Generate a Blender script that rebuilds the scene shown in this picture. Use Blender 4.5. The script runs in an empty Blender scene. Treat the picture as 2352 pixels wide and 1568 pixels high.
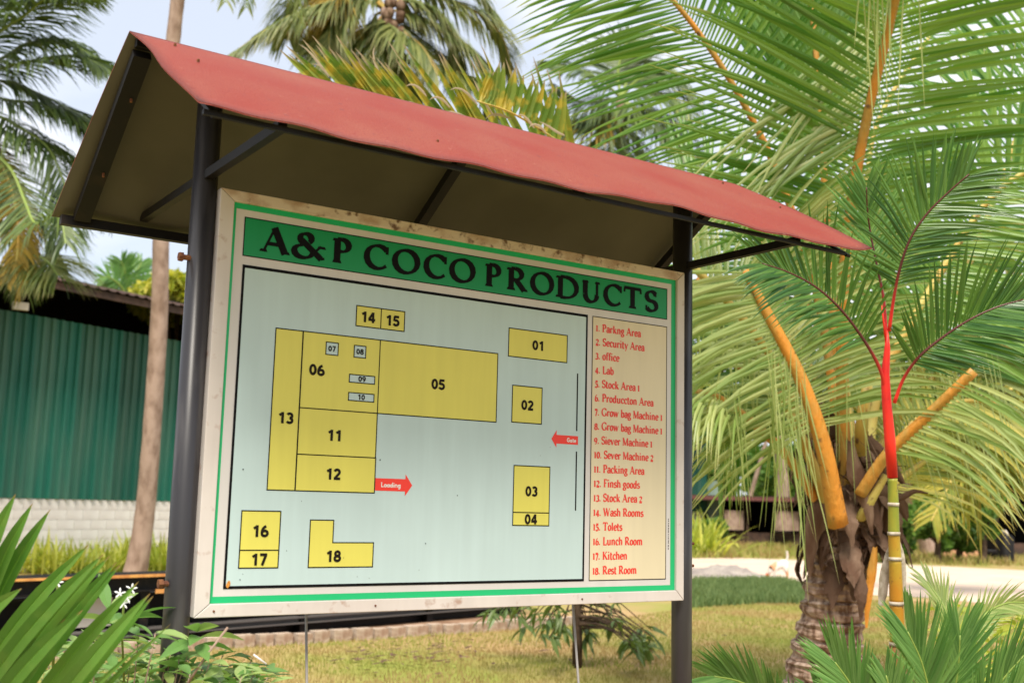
import bpy, math, random
import numpy as np
from mathutils import Vector, Matrix
random.seed(7); rng = np.random.default_rng(7)
sc = bpy.context.scene
COL = sc.collection
V = Vector
rad = math.radians

# ------------------------------------------------------------------ camera
F = 2563.09; PW, PH = 2352.0, 1568.0
YAW, PITCH, ROLL = 0.596347, 0.145235, 0.0249903
CAM = V((-1.0431, -3.0472, 1.5496))
BZ = 1.225                                   # height of the board's lower edge
_f = V((math.sin(YAW)*math.cos(PITCH), math.cos(YAW)*math.cos(PITCH), math.sin(PITCH)))
_r0 = V((math.cos(YAW), -math.sin(YAW), 0)); _u0 = _r0.cross(_f)
RIGHT = math.cos(ROLL)*_r0 + math.sin(ROLL)*_u0
UP = -math.sin(ROLL)*_r0 + math.cos(ROLL)*_u0
FWD = _f
cam_d = bpy.data.cameras.new('camera'); cam = bpy.data.objects.new('camera', cam_d); COL.objects.link(cam)
M = Matrix.Identity(4)
for i in range(3):
    M[i][0] = RIGHT[i]; M[i][1] = UP[i]; M[i][2] = -FWD[i]; M[i][3] = CAM[i]
cam.matrix_world = M
cam_d.sensor_width = 36; cam_d.lens = 36*F/PW; cam_d.clip_end = 2000; cam_d.clip_start = .05
cam_d.dof.use_dof = True; cam_d.dof.focus_distance = 3.9; cam_d.dof.aperture_fstop = 3.6
sc.camera = cam

# ------------------------------------------------------------------ light
SUN_EL, SUN_AZ = rad(56), rad(212)           # azimuth measured from +y towards +x
w = bpy.data.worlds.new('World'); sc.world = w; w.use_nodes = True
nt = w.node_tree; nt.nodes.clear(); N = nt.nodes.new; Lk = nt.links.new
out = N('ShaderNodeOutputWorld'); bg = N('ShaderNodeBackground'); bg.inputs['Strength'].default_value = .093
sky = N('ShaderNodeTexSky'); sky.sky_type = 'NISHITA'; sky.sun_disc = False
sky.sun_elevation = SUN_EL; sky.sun_rotation = SUN_AZ; sky.dust_density = 1.2; sky.ozone_density = 2.5
tc = N('ShaderNodeTexCoord'); mp = N('ShaderNodeMapping'); mp.inputs['Scale'].default_value = (1.3, 1.3, 3.0); mp.inputs['Location'].default_value = (.9, .4, .2)
nz = N('ShaderNodeTexNoise'); nz.inputs['Scale'].default_value = 1.7; nz.inputs['Detail'].default_value = 6; nz.inputs['Roughness'].default_value = .5
cr = N('ShaderNodeValToRGB'); cr.color_ramp.elements[0].position = .47; cr.color_ramp.elements[1].position = .68
mx = N('ShaderNodeMix'); mx.data_type = 'RGBA'
mx.inputs['B'].default_value = (8.6, 8.5, 8.6, 1)
bright = N('ShaderNodeMix'); bright.data_type = 'RGBA'; bright.inputs['Factor'].default_value = .7; bright.inputs['B'].default_value = (6.3, 6.7, 7.4, 1)
Lk(tc.outputs['Generated'], mp.inputs['Vector']); Lk(mp.outputs['Vector'], nz.inputs['Vector']); Lk(nz.outputs['Fac'], cr.inputs['Fac'])
Lk(sky.outputs['Color'], bright.inputs['A']); Lk(bright.outputs['Result'], mx.inputs['A']); Lk(cr.outputs['Color'], mx.inputs['Factor'])
Lk(mx.outputs['Result'], bg.inputs['Color']); Lk(bg.outputs['Background'], out.inputs['Surface'])
sd = bpy.data.lights.new('sun', 'SUN'); sd.energy = 3.6; sd.angle = rad(24); sd.color = (1, .92, .80)
so = bpy.data.objects.new('sun', sd); COL.objects.link(so)
sdir = V((math.sin(SUN_AZ)*math.cos(SUN_EL), math.cos(SUN_AZ)*math.cos(SUN_EL), math.sin(SUN_EL)))
so.rotation_euler = sdir.to_track_quat('Z', 'Y').to_euler(); so.location = (0, -5, 12)
sc.view_settings.view_transform = 'Standard'; sc.view_settings.look = 'None'; sc.view_settings.gamma = 1
sc.view_settings.use_curve_mapping = False
sc.view_settings.exposure = .78
sc.render.engine = 'CYCLES'

# ------------------------------------------------------------------ helpers
def at(px, py, dep):
    return CAM + (RIGHT*((px-PW/2)/F) - UP*((py-PH/2)/F) + FWD)*dep
def ray(px, py): return RIGHT*((px-PW/2)/F) - UP*((py-PH/2)/F) + FWD
def onground(px, py, z=0.):
    d = ray(px, py); return CAM + d*((z-CAM.z)/d.z)
def ony(px, py, y):
    d = ray(px, py); return CAM + d*((y-CAM.y)/d.y)
def tag(o, label=None, cat=None, group=None, kind=None):
    if label: o['label'] = label
    if cat: o['category'] = cat
    if group: o['group'] = group
    if kind: o['kind'] = kind
    return o
def empty(name, loc=(0, 0, 0), label=None, cat=None, group=None):
    o = bpy.data.objects.new(name, None); COL.objects.link(o); o.location = loc; o.empty_display_size = .1
    return tag(o, label, cat, group)
class MB:
    def __init__(s): s.v = []; s.f = []; s.a = []; s.b = []; s.m = []
    def add(s, vs, fs, a=0., b=None, m=0):
        n = len(s.v); s.v += [tuple(x) for x in vs]; s.f += [tuple(i+n for i in f) for f in fs]; s.m += [m]*len(fs)
        s.a += [a]*len(vs); s.b += (list(b) if b is not None else [0.]*len(vs)); return s
    def box(s, c, d, R=None, m=0, a=0.):
        vs = []
        for x in (-.5, .5):
            for y in (-.5, .5):
                for z in (-.5, .5):
                    p = V((x*d[0], y*d[1], z*d[2])); p = (R @ p) if R else p; vs.append(p+V(c))
        return s.add(vs, [(0,1,3,2),(4,6,7,5),(0,4,5,1),(2,3,7,6),(0,2,6,4),(1,5,7,3)], a=a, m=m)
    def beam(s, p, q, w, h, up=V((0, 0, 1)), m=0):
        p, q = V(p), V(q); t = (q-p); L = t.length; t = t.normalized(); sd_ = t.cross(up).normalized(); u = sd_.cross(t)
        R = Matrix((t, sd_, u)).transposed(); return s.box((p+q)/2, (L, w, h), R, m)
    def tube(s, pts, rs, seg=10, a=0., cap=True, ell=None, m=0, jit=0.):
        pts = [V(p) for p in pts]; n = len(pts); vs = []; bs = []; ref = None
        for i, p in enumerate(pts):
            t = (pts[min(i+1, n-1)]-pts[max(i-1, 0)]).normalized()
            if ref is None:
                ref = V((1, 0, 0)) if abs(t.x) < .8 else V((0, 1, 0))
            x = (ref - t*ref.dot(t)).normalized(); y = t.cross(x); ref = x
            for k in range(seg):
                an = 2*math.pi*k/seg; r = rs[i]*(1+jit*random.uniform(-1, 1)); e = ell or 1.
                vs.append(p + x*(r*math.cos(an)) + y*(r*e*math.sin(an))); bs.append(i/(n-1))
        fs = [(i*seg+k, i*seg+(k+1) % seg, (i+1)*seg+(k+1) % seg, (i+1)*seg+k) for i in range(n-1) for k in range(seg)]
        if cap: fs += [tuple(range(seg))[::-1], tuple((n-1)*seg+k for k in range(seg))]
        return s.add(vs, fs, a, bs, m)
    def build(s, name, mat, parent=None, smooth=False, label=None, loc=None):
        me = bpy.data.meshes.new(name); me.from_pydata(s.v, [], s.f)
        at_ = me.attributes.new('var', 'FLOAT', 'POINT'); at_.data.foreach_set('value', s.a)
        at_ = me.attributes.new('tt', 'FLOAT', 'POINT'); at_.data.foreach_set('value', s.b)
        for m_ in (mat if isinstance(mat, (list, tuple)) else [mat]): me.materials.append(m_)
        if any(s.m): me.polygons.foreach_set('material_index', s.m)
        if smooth: me.polygons.foreach_set('use_smooth', [True]*len(me.polygons))
        me.update()
        o = bpy.data.objects.new(name, me); COL.objects.link(o)
        if parent: par(o, parent)
        if loc is not None: o.location = loc
        if label: o['label'] = label
        return o
def root_loc(p):
    l = V((0, 0, 0))
    while p: l += p.location; p = p.parent
    return l
def par(o, p):
    o.parent = p; o.matrix_parent_inverse = Matrix.Identity(4); o.location = V(o.location) - root_loc(p)

def material(name, col, rough=.6, spec=.4, noise=None, bump=None, trans=0., metal=0., col2=None, ns=8., detail=5,
             var=None, tip=None, stretch=None, ramp=(.35, .65), coat=0., tcol=None):
    """col / col2 mixed by noise; var = colour that leaflets drift to; tip = (colour, start) by attribute tt"""
    m = bpy.data.materials.new(name); m.use_nodes = True; t = m.node_tree; b = t.nodes['Principled BSDF']; o = t.nodes['Material Output']
    b.inputs['Roughness'].default_value = rough; b.inputs['Specular IOR Level'].default_value = spec; b.inputs['Metallic'].default_value = metal
    b.inputs['Coat Weight'].default_value = coat
    n = t.nodes.new; l = t.links.new
    rgb = n('ShaderNodeRGB'); rgb.outputs[0].default_value = (*col, 1); cur = rgb.outputs[0]
    tcn = n('ShaderNodeTexCoord'); mpn = n('ShaderNodeMapping'); l(tcn.outputs['Object'], mpn.inputs['Vector'])
    if stretch: mpn.inputs['Scale'].default_value = stretch
    def mix(cur, c, fac):
        x = n('ShaderNodeMix'); x.data_type = 'RGBA'; l(cur, x.inputs['A']); x.inputs['B'].default_value = (*c, 1); l(fac, x.inputs['Factor']); return x.outputs['Result']
    if var:
        a = n('ShaderNodeAttribute'); a.attribute_name = 'var'; cur = mix(cur, var, a.outputs['Fac'])
    if col2:
        z = n('ShaderNodeTexNoise'); z.inputs['Scale'].default_value = ns; z.inputs['Detail'].default_value = detail; l(mpn.outputs[0], z.inputs['Vector'])
        r = n('ShaderNodeMapRange'); r.inputs['From Min'].default_value = ramp[0]; r.inputs['From Max'].default_value = ramp[1]; l(z.outputs['Fac'], r.inputs['Value'])
        cur = mix(cur, col2, r.outputs[0])
    if tip:
        a = n('ShaderNodeAttribute'); a.attribute_name = 'tt'
        r = n('ShaderNodeMapRange'); r.inputs['From Min'].default_value = tip[1]; r.inputs['From Max'].default_value = tip[2]; l(a.outputs['Fac'], r.inputs['Value'])
        cur = mix(cur, tip[0], r.outputs[0])
    l(cur, b.inputs['Base Color'])
    if bump:
        z = n('ShaderNodeTexNoise'); z.inputs['Scale'].default_value = bump[0]; z.inputs['Detail'].default_value = 6; l(mpn.outputs[0], z.inputs['Vector'])
        bp_ = n('ShaderNodeBump'); bp_.inputs['Strength'].default_value = bump[1]; bp_.inputs['Distance'].default_value = bump[2]; l(z.outputs['Fac'], bp_.inputs['Height']); l(bp_.outputs[0], b.inputs['Normal'])
    if trans:
        tr = n('ShaderNodeBsdfTranslucent'); ms = n('ShaderNodeMixShader'); ms.inputs[0].default_value = trans
        hs = n('ShaderNodeMix'); hs.data_type = 'RGBA'; hs.blend_type = 'MULTIPLY'; hs.inputs['Factor'].default_value = 1.; l(cur, hs.inputs['A']); hs.inputs['B'].default_value = (*(tcol or (1.5, 1.6, .7)), 1)
        l(hs.outputs['Result'], tr.inputs['Color']); l(b.outputs[0], ms.inputs[1]); l(tr.outputs[0], ms.inputs[2]); l(ms.outputs[0], o.inputs['Surface'])
    return m
MT = material
leaf_coco = MT('leaf_coconut', (.065, .18, .022), .36, .55, trans=.36, var=(.22, .35, .07), tcol=(1.35, 1.55, .55), tip=((.5, .45, .13), .85, 1.0))
leaf_coco_pale = MT('leaf_coconut_pale', (.18, .28, .06), .4, .5, trans=.36, var=(.42, .46, .18), tcol=(1.3, 1.4, .7), tip=((.5, .45, .2), .85, 1.0))
leaf_yellow = MT('leaf_coconut_yellowing', (.11, .22, .03), .5, .4, trans=.35, var=(.28, .32, .05), col2=(.48, .38, .05), ns=13, ramp=(.47, .62), tcol=(1.2, 1.2, .6), tip=((.42, .33, .24), .82, .93))
leaf_gold = MT('leaf_gold', (.14, .20, .025), .5, .4, trans=.35, var=(.42, .36, .06), tip=((.6, .45, .12), .8, 1.0))
leaf_red_palm = MT('leaf_dark_glossy', (.025, .095, .014), .32, .6, trans=.28, var=(.10, .21, .035))
leaf_low = MT('leaf_low_palm', (.075, .19, .04), .34, .55, trans=.34, var=(.20, .36, .10), tcol=(1.4, 1.5, .7))
leaf_fore = MT('leaf_foreground', (.055, .16, .02), .36, .5, trans=.3, var=(.17, .34, .06), col2=(.13, .24, .04), ns=14, ramp=(.5, .75), tip=((.30, .20, .08), .955, .99))
leaf_far = MT('leaf_far_palm', (.075, .12, .03), .45, .45, trans=.3, var=(.24, .26, .08), tip=((.25, .22, .1), .8, 1))
leaf_far_dark = MT('leaf_far_dark', (.045, .085, .028), .42, .5, trans=.25, var=(.14, .20, .05))
leaf_far_brown = MT('leaf_far_brown', (.25, .2, .05), .6, .3, trans=.3, var=(.45, .3, .05))
leaf_shrub = MT('leaf_shrub', (.13, .27, .07), .45, .4, trans=.33, var=(.34, .44, .16), col2=(.30, .26, .07), ns=6, ramp=(.56, .72), tcol=(1.2, 1.4, .8))
leaf_sap = MT('leaf_sapling', (.05, .12, .03), .4, .45, trans=.25, var=(.14, .2, .05))
leaf_tree = MT('leaf_tree', (.045, .12, .02), .5, .35, trans=.3, var=(.16, .27, .045))
leaf_tree_y = MT('leaf_tree_yellow', (.24, .30, .03), .5, .35, trans=.35, var=(.5, .45, .06))
leaf_clump = MT('leaf_clump', (.28, .36, .05), .5, .35, trans=.35, var=(.62, .60, .14))
grass_m = MT('grass_blade', (.22, .27, .055), .7, .2, trans=.3, var=(.40, .37, .11), col2=(.38, .27, .12), ns=.8, ramp=(.42, .62), tcol=(1.2, 1.2, .7))
grass_d = MT('grass_blade_dark', (.10, .16, .06), .7, .2, trans=.3, var=(.2, .26, .1))
stem_orange = MT('stem_orange', (.60, .24, .03), .45, .45, col2=(.40, .24, .05), ns=7, ramp=(.4, .62), bump=(26, .7, .02), stretch=(1, 1, .35))
stem_gold = MT('stem_gold', (.50, .30, .06), .5, .4, col2=(.5, .44, .12), ns=4)
stem_green = MT('stem_green', (.22, .30, .06), .45, .4)
stem_dark = MT('stem_dark_red', (.09, .02, .018), .35, .5, var=(.8, .02, .012))
stem_red = MT('stem_red', (.78, .028, .014), .5, .4, col2=(.50, .012, .014), ns=11, ramp=(.45, .72), stretch=(1, 1, .4), bump=(40, .3, .002))
cane_y = MT('cane_green_yellow', (.13, .22, .03), .5, .4, col2=(.30, .29, .03), ns=9, ramp=(.35, .6), stretch=(1, 1, .5), bump=(60, .2, .002))
cane_o = MT('cane_orange', (.40, .30, .03), .5, .4, col2=(.46, .20, .015), ns=9, ramp=(.3, .62), stretch=(1, 1, .5), bump=(60, .15, .002))
cane_brown = MT('cane_brown', (.30, .15, .03), .6, .3, col2=(.12, .06, .02), ns=14)
ring_m = MT('cane_ring', (.52, .46, .38), .8, .2, col2=(.3, .25, .18), ns=30)
bark_coco = MT('bark_coconut', (.46, .31, .23), .9, .15, col2=(.15, .085, .055), ns=12, stretch=(1.6, 1.6, .6), ramp=(.35, .62), bump=(28, .9, .02), var=(.52, .42, .34))
bark_pale = MT('bark_pale', (.40, .29, .23), .9, .15, col2=(.23, .155, .115), ns=7, stretch=(1, 1, .5), ramp=(.42, .68), bump=(12, .6, .02))
bark_dark = MT('bark_dark', (.12, .08, .055), .9, .1, col2=(.05, .035, .025), ns=8, bump=(20, .6, .02))
husk_m = MT('dead_husk', (.24, .16, .11), .85, .15, col2=(.10, .055, .035), ns=9, stretch=(1, 1, .35), var=(.07, .04, .025), ramp=(.35, .6), bump=(40, .7, .01), trans=.06, tcol=(1, .8, .5))
red_roof = MT('roof_red_paint', (.215, .030, .018), .7, .3, col2=(.23, .058, .036), ns=3.2, ramp=(.35, .7), bump=(150, .9, .003))
roof_under = MT('roof_underside', (.10, .094, .068), .6, .3, col2=(.07, .065, .045), ns=2.5)
def obj_vary(m, amt):
    t = m.node_tree; b = t.nodes['Principled BSDF']; src = b.inputs['Base Color'].links[0].from_socket; oi = t.nodes.new('ShaderNodeObjectInfo'); r = t.nodes.new('ShaderNodeMapRange'); r.inputs['To Min'].default_value = 1-amt; r.inputs['To Max'].default_value = 1+amt*.6
    t.links.new(oi.outputs['Random'], r.inputs['Value']); h = t.nodes.new('ShaderNodeHueSaturation'); t.links.new(r.outputs[0], h.inputs['Value']); t.links.new(src, h.inputs['Color']); t.links.new(h.outputs[0], b.inputs['Base Color'])
def add_speckle(m, col, scale, lo, hi):
    t = m.node_tree; b = t.nodes['Principled BSDF']; src = b.inputs['Base Color'].links[0].from_socket
    tcn = t.nodes.new('ShaderNodeTexCoord'); z = t.nodes.new('ShaderNodeTexNoise'); z.inputs['Scale'].default_value = scale; z.inputs['Detail'].default_value = 3
    t.links.new(tcn.outputs['Object'], z.inputs['Vector']); r = t.nodes.new('ShaderNodeMapRange'); r.inputs['From Min'].default_value = lo; r.inputs['From Max'].default_value = hi
    t.links.new(z.outputs['Fac'], r.inputs['Value']); x = t.nodes.new('ShaderNodeMix'); x.data_type = 'RGBA'; t.links.new(src, x.inputs['A']); x.inputs['B'].default_value = (*col, 1)
    t.links.new(r.outputs[0], x.inputs['Factor']); t.links.new(x.outputs['Result'], b.inputs['Base Color'])
add_speckle(red_roof, (.16, .035, .03), 34, .66, .74)
add_speckle(red_roof, (.34, .14, .10), 60, .68, .80)
add_speckle(red_roof, (.20, .03, .022), 110, .55, .68)
black_steel = MT('black_steel', (.006, .005, .005), .55, .25, col2=(.02, .013, .009), ns=12, ramp=(.55, .8))
post_m = MT('post_paint', (.028, .026, .029), .36, .5, col2=(.10, .092, .092), ns=16, stretch=(1, 1, .12), ramp=(.5, .74), bump=(30, .2, .002))
rust_m = MT('rusty_bolt', (.10, .035, .02), .8, .3, col2=(.2, .08, .03), ns=60)
frame_m = MT('frame_cream', (.62, .57, .53), .5, .35, col2=(.56, .51, .47), ns=5, ramp=(.4, .7))
add_speckle(frame_m, (.42, .30, .24), 26, .62, .78)
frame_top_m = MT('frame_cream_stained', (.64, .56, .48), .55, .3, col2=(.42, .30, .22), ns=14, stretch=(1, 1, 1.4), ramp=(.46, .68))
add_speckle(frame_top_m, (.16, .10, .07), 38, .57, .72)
def pr(name, c, r=.38): return MT(name, c, r, .35)
p_white = pr('print_white', (.62, .60, .58)); p_blue = pr('print_pale_blue', (.49, .63, .63)); p_green = pr('print_green', (.004, .27, .085)); p_stripe = pr('print_green_stripe', (.012, .44, .16))
p_yel = pr('print_yellow', (.69, .64, .12)); p_cream = pr('print_cream', (.70, .62, .42)); p_black = MT('print_black', (.004, .004, .005), .6, .12); p_ink = MT('print_ink', (.012, .008, .005), .6, .15); p_red = pr('print_red', (.80, .045, .03)); p_txtred = pr('print_text_red', (.72, .05, .035)); p_lab = pr('print_label_white', (.72, .70, .66))
def streaks(m, amt):
    t = m.node_tree; b = t.nodes['Principled BSDF']; src = b.inputs['Base Color'].links[0].from_socket; tcn = t.nodes.new('ShaderNodeTexCoord'); mp_ = t.nodes.new('ShaderNodeMapping'); mp_.inputs['Scale'].default_value = (9, 9, .7)
    z = t.nodes.new('ShaderNodeTexNoise'); z.inputs['Scale'].default_value = 3; z.inputs['Detail'].default_value = 7; t.links.new(tcn.outputs['Object'], mp_.inputs[0]); t.links.new(mp_.outputs[0], z.inputs[0])
    r = t.nodes.new('ShaderNodeMapRange'); r.inputs['From Min'].default_value = .3; r.inputs['From Max'].default_value = .7; r.inputs['To Min'].default_value = 1-amt; r.inputs['To Max'].default_value = 1+amt*.3
    h = t.nodes.new('ShaderNodeHueSaturation'); t.links.new(z.outputs[0], r.inputs['Value']); t.links.new(r.outputs[0], h.inputs['Value']); t.links.new(src, h.inputs['Color']); t.links.new(h.outputs[0], b.inputs['Base Color'])
for m_ in (p_white, p_blue, p_yel, p_cream, p_green, frame_m): streaks(m_, .06)
for m_ in (p_white, p_blue, p_yel, p_cream):
    add_speckle(m_, tuple(c*.9 for c in m_.node_tree.nodes['RGB'].outputs[0].default_value[:3]), 2.2, .45, .75)
sand_m = MT('sand', (.62, .50, .40), .95, .1, col2=(.54, .42, .33), ns=.8, bump=(8, .4, .03))
lawn_m = MT('lawn', (.25, .27, .06), .95, .1, col2=(.40, .27, .13), ns=.55, ramp=(.36, .62), bump=(14, .8, .04))
soil_m = MT('soil', (.22, .13, .08), .95, .1, col2=(.36, .23, .15), ns=3, bump=(9, .8, .05))
redsoil_m = MT('red_soil', (.55, .28, .16), .95, .1, col2=(.42, .22, .12), ns=3, bump=(12, .8, .05))
gravel_m = MT('gravel', (.36, .32, .28), .95, .1, col2=(.24, .21, .19), ns=4, bump=(12, .9, .06))
kerb_m = MT('kerb_stone', (.50, .41, .32), .9, .1, col2=(.30, .20, .14), ns=9, bump=(20, .7, .02))
wall_white = MT('wall_whitewash', (.82, .78, .75), .9, .1, col2=(.66, .60, .56), ns=1.2, bump=(6, .3, .02))
wall_green = MT('sheet_green', (.014, .125, .088), .55, .3, col2=(.085, .15, .11), ns=1.0, stretch=(1.4, 1.4, .22), ramp=(.38, .72), bump=(3, .2, .02))
add_speckle(cane_o, (.16, .07, .02), 30, .62, .72); add_speckle(cane_y, (.14, .10, .03), 34, .64, .74); add_speckle(stem_red, (.30, .02, .015), 40, .66, .76); add_speckle(stem_orange, (.16, .08, .03), 16, .62, .72); add_speckle(stem_gold, (.18, .10, .04), 14, .6, .72)
obj_vary(wall_green, .3)
dark_in = MT('shed_dark', (.012, .010, .009), .9, .1)  # near-black colour stands in for the shade inside the sheds
roof_rust = MT('roof_rusty', (.10, .06, .045), .85, .2, col2=(.05, .035, .03), ns=3)
fascia_red = MT('fascia_red', (.13, .05, .045), .7, .2)
cream_panel = MT('cream_panel', (.60, .54, .46), .7, .2)
yellow_paint = MT('yellow_paint', (.70, .36, .10), .6, .3, col2=(.5, .2, .06), ns=9)
grey_rod = MT('grey_rod', (.30, .28, .26), .55, .4, metal=.2)
pale_column = MT('pale_green_column', (.30, .40, .34), .7, .2)
petal_m = MT('petal_white', (.80, .80, .80), .6, .3, trans=.3, tcol=(1, 1, 1))
dog_white = MT('dog_white', (.70, .64, .58), .9, .1, col2=(.62, .33, .19), ns=4.0, ramp=(.50, .56))
dog_red = MT('dog_red', (.45, .12, .06), .9, .1)

# ------------------------------------------------------------------ ground and setting
def sheet(name, pts, z, mat, kind='structure'):
    mb = MB(); mb.add([(p[0], p[1], z) for p in pts], [tuple(range(len(pts)))]); o = mb.build(name, mat); o['kind'] = kind; return o
g = 24; mb = MB()
mb.add([(-400, -300, 0), (600, -300, 0), (600, 700, 0), (-400, 700, 0)], [(0, 1, 2, 3)])
tag(mb.build('ground', lawn_m), kind='structure')
def gp(l, z=0.): return [onground(x, y) for x, y in l]
pts = gp([(1400, 1283), (1700, 1281), (2000, 1292), (2200, 1302), (2500, 1317), (2900, 1345), (2900, 1500), (2352, 1396), (2130, 1372), (1900, 1362), (1850, 1357), (1760, 1338), (1650, 1340), (1400, 1350)])
sheet('sand_road', pts, .006, sand_m)
sheet('planting_bed', [(-4, -3.6), (.6, -2.2), (2.2, -1.2), (5.2, -.6), (6.5, 2.2), (5.6, 2.6), (4.3, 1.2), (2.2, .5), (-.2, .2), (-2.5, -.4), (-4.6, -1.5)], .005, soil_m)
e0 = onground(430, 1494); e1 = onground(1310, 1436)
ed = (e1-e0).normalized(); en = V((-ed.y, ed.x, 0))
kl = (e1-e0).length
sheet('dirt_strip', [e0-ed*8, e1+ed*.4, e1+ed*.2+en*1.6, e0-ed*8+en*2.4], .005, soil_m)
kerb = empty('stone_kerb', e0, 'low weathered brown stone edging along the far side of the dry lawn', 'kerb')
k = 0; x = -3.0
while x < kl:
    L_ = random.uniform(.2, .34); c = e0+ed*(x+L_/2)+en*random.uniform(-.015, .015)
    b_ = MB(); R_ = Matrix((ed, en, V((0, 0, 1)))).transposed(); b_.box((0, 0, 0), (L_-.045, .13, random.uniform(.11, .15)), R_)
    b_.build('stone', kerb_m, kerb, loc=c-e0+V((random.uniform(-.01, .01), random.uniform(-.01, .01), .055))); x += L_

# ---- lawn grass (uncountable)
def blades(name, n, gen, mat, h=(.03, .07), wd=.006, kind='stuff', bend=.5):
    P = gen(n); n = len(P); an = rng.uniform(0, 2*np.pi, n); H = rng.uniform(h[0], h[1], n)
    ux = np.cos(an); uy = np.sin(an); lx = rng.uniform(-bend, bend, n)*H; ly = rng.uniform(-bend, bend, n)*H
    z0 = P[:, 2] if P.shape[1] > 2 else np.zeros(n)
    v = np.zeros((n, 4, 3))
    v[:, 0, 0] = P[:, 0]-ux*wd; v[:, 0, 1] = P[:, 1]-uy*wd; v[:, 0, 2] = z0
    v[:, 1, 0] = P[:, 0]+ux*wd; v[:, 1, 1] = P[:, 1]+uy*wd; v[:, 1, 2] = z0
    v[:, 2, 0] = P[:, 0]+ux*wd*.6+lx*.5; v[:, 2, 1] = P[:, 1]+uy*wd*.6+ly*.5; v[:, 2, 2] = z0+H*.6
    v[:, 3, 0] = P[:, 0]+lx; v[:, 3, 1] = P[:, 1]+ly; v[:, 3, 2] = z0+H
    me = bpy.data.meshes.new(name); me.vertices.add(n*4); me.vertices.foreach_set('co', v.ravel())
    idx = (np.arange(n)[:, None]*4 + np.array([0, 1, 2, 0, 2, 3])).ravel()
    me.loops.add(n*6); me.loops.foreach_set('vertex_index', idx); me.polygons.add(n*2)
    me.polygons.foreach_set('loop_start', np.arange(n*2)*3); me.polygons.foreach_set('loop_total', np.full(n*2, 3))
    me.update(calc_edges=True)
    a = me.attributes.new('var', 'FLOAT', 'POINT'); a.data.foreach_set('value', np.repeat(rng.uniform(0, 1, n)**1.3, 4))
    me.materials.append(mat); o = bpy.data.objects.new(name, me); COL.objects.link(o); o['kind'] = kind; return o
def inpoly(P, poly):
    x, y = P[:, 0], P[:, 1]; ins = np.zeros(len(P), bool); j = len(poly)-1
    for i in range(len(poly)):
        xi, yi = poly[i][0], poly[i][1]; xj, yj = poly[j][0], poly[j][1]
        c = ((yi > y) != (yj > y)) & (x < (xj-xi)*(y-yi)/(yj-yi+1e-9)+xi); ins ^= c; j = i
    return ins
def polygen(poly):
    xs = [p[0] for p in poly]; ys = [p[1] for p in poly]
    def g_(n):
        P = np.stack([rng.uniform(min(xs), max(xs), n*3), rng.uniform(min(ys), max(ys), n*3)], 1); return P[inpoly(P, poly)][:n]
    return g_
lawn_poly = [(.4, 2.2), (e0-ed*3)[:2], e1[:2], onground(1560, 1400)[:2], onground(1900, 1372)[:2], onground(2150, 1385)[:2], onground(2352, 1410)[:2], (12, 3), (5.5, 1.8), (3, 1.2)]
lawn_poly = [tuple(p) for p in lawn_poly]
tag(blades('lawn_grass', 90000, polygen(lawn_poly), grass_m, (.02, .055), .005), 'short dry yellow-green grass of the lawn behind the board', 'grass')
dp = gp([(1560, 1398), (1560, 1338), (1800, 1336), (1870, 1357), (1990, 1375), (1990, 1392), (1760, 1386)])
tag(blades('dark_grass', 16000, polygen(dp), grass_d, (.10, .20), .012), 'taller blue-green grass patch at the edge of the sand road', 'grass')
fp = gp([(1500, 1282), (1500, 1240), (1900, 1240), (2400, 1262), (2500, 1300), (2200, 1299), (1900, 1283)])
tag(blades('verge_grass', 16000, polygen(fp), grass_m, (.12, .35), .03), 'rough green grass verge beyond the sand road', 'grass')

def heap(name, px0, px1, py, h, mat, label, cat, n=26, dy=.5):
    a = onground(px0, py); b = onground(px1, py); c = (a+b)/2; L = (b-a).length/2; d = (b-a).normalized(); q = V((-d.y, d.x, 0))
    m_ = MB(); vs = []; fs = []
    for i in range(n+1):
        for j in range(13):
            u = i/n*2-1; v_ = j/12*2-1; r2 = u*u+v_*v_; hh = h*max(0, 1-r2)**.8*(1+.35*math.sin(u*7+v_*3)+random.uniform(-.12, .12))
            p = c + d*(u*L) + q*(v_*L*dy); vs.append((p.x, p.y, hh-.02))
    for i in range(n):
        for j in range(12): fs.append((i*13+j, i*13+j+1, (i+1)*13+j+1, (i+1)*13+j))
    m_.add(vs, fs); return tag(m_.build(name, mat, smooth=True), label, cat)
heap('gravel_heap', 1540, 1760, 1322, .22, gravel_m, 'long low heap of grey gravel on the sand road by the right post', 'heap')
heap('coir_heap', 2168, 2262, 1282, .62, redsoil_m, 'low reddish brown heap at the foot of the leaning palm trunk', 'heap')

# ------------------------------------------------------------------ green building on the left
A = V((3.08, 20.45, 0)); B = V((35.0, 34.75, 0)); u = (B-A); LB = u.length+.9; u.normalize(); nb = V((u.y, -u.x, 0))   # nb faces the camera side
bld = empty('factory_shed', A, 'long green corrugated metal shed on a low white wall, behind the board', 'building')
Rb = Matrix((u, -nb, V((0, 0, 1)))).transposed()
m_ = MB(); s0 = -9.
m_.box(A+u*((LB+s0)/2)-nb*.12+V((0, 0, .75)), (LB-s0, .24, 1.5), Rb); m_.build('wall_base', wall_white, bld)
wb = MB(); wb.box((0, 0, 0), (.392, .014, .192), Rb); wbo = wb.build('wall_block', wall_white, bld); wm = wbo.data; bpy.data.objects.remove(wbo)
for r_i in range(7):
    for c_i in range(42):
        s_ = -4.5+c_i*.4+(.2 if r_i % 2 else 0); bo_ = bpy.data.objects.new('wall_block', wm); COL.objects.link(bo_); bo_.parent = bld; bo_.location = u*s_+nb*(.006+random.uniform(0, .004))+V((0, 0, .13+r_i*.2))
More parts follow.
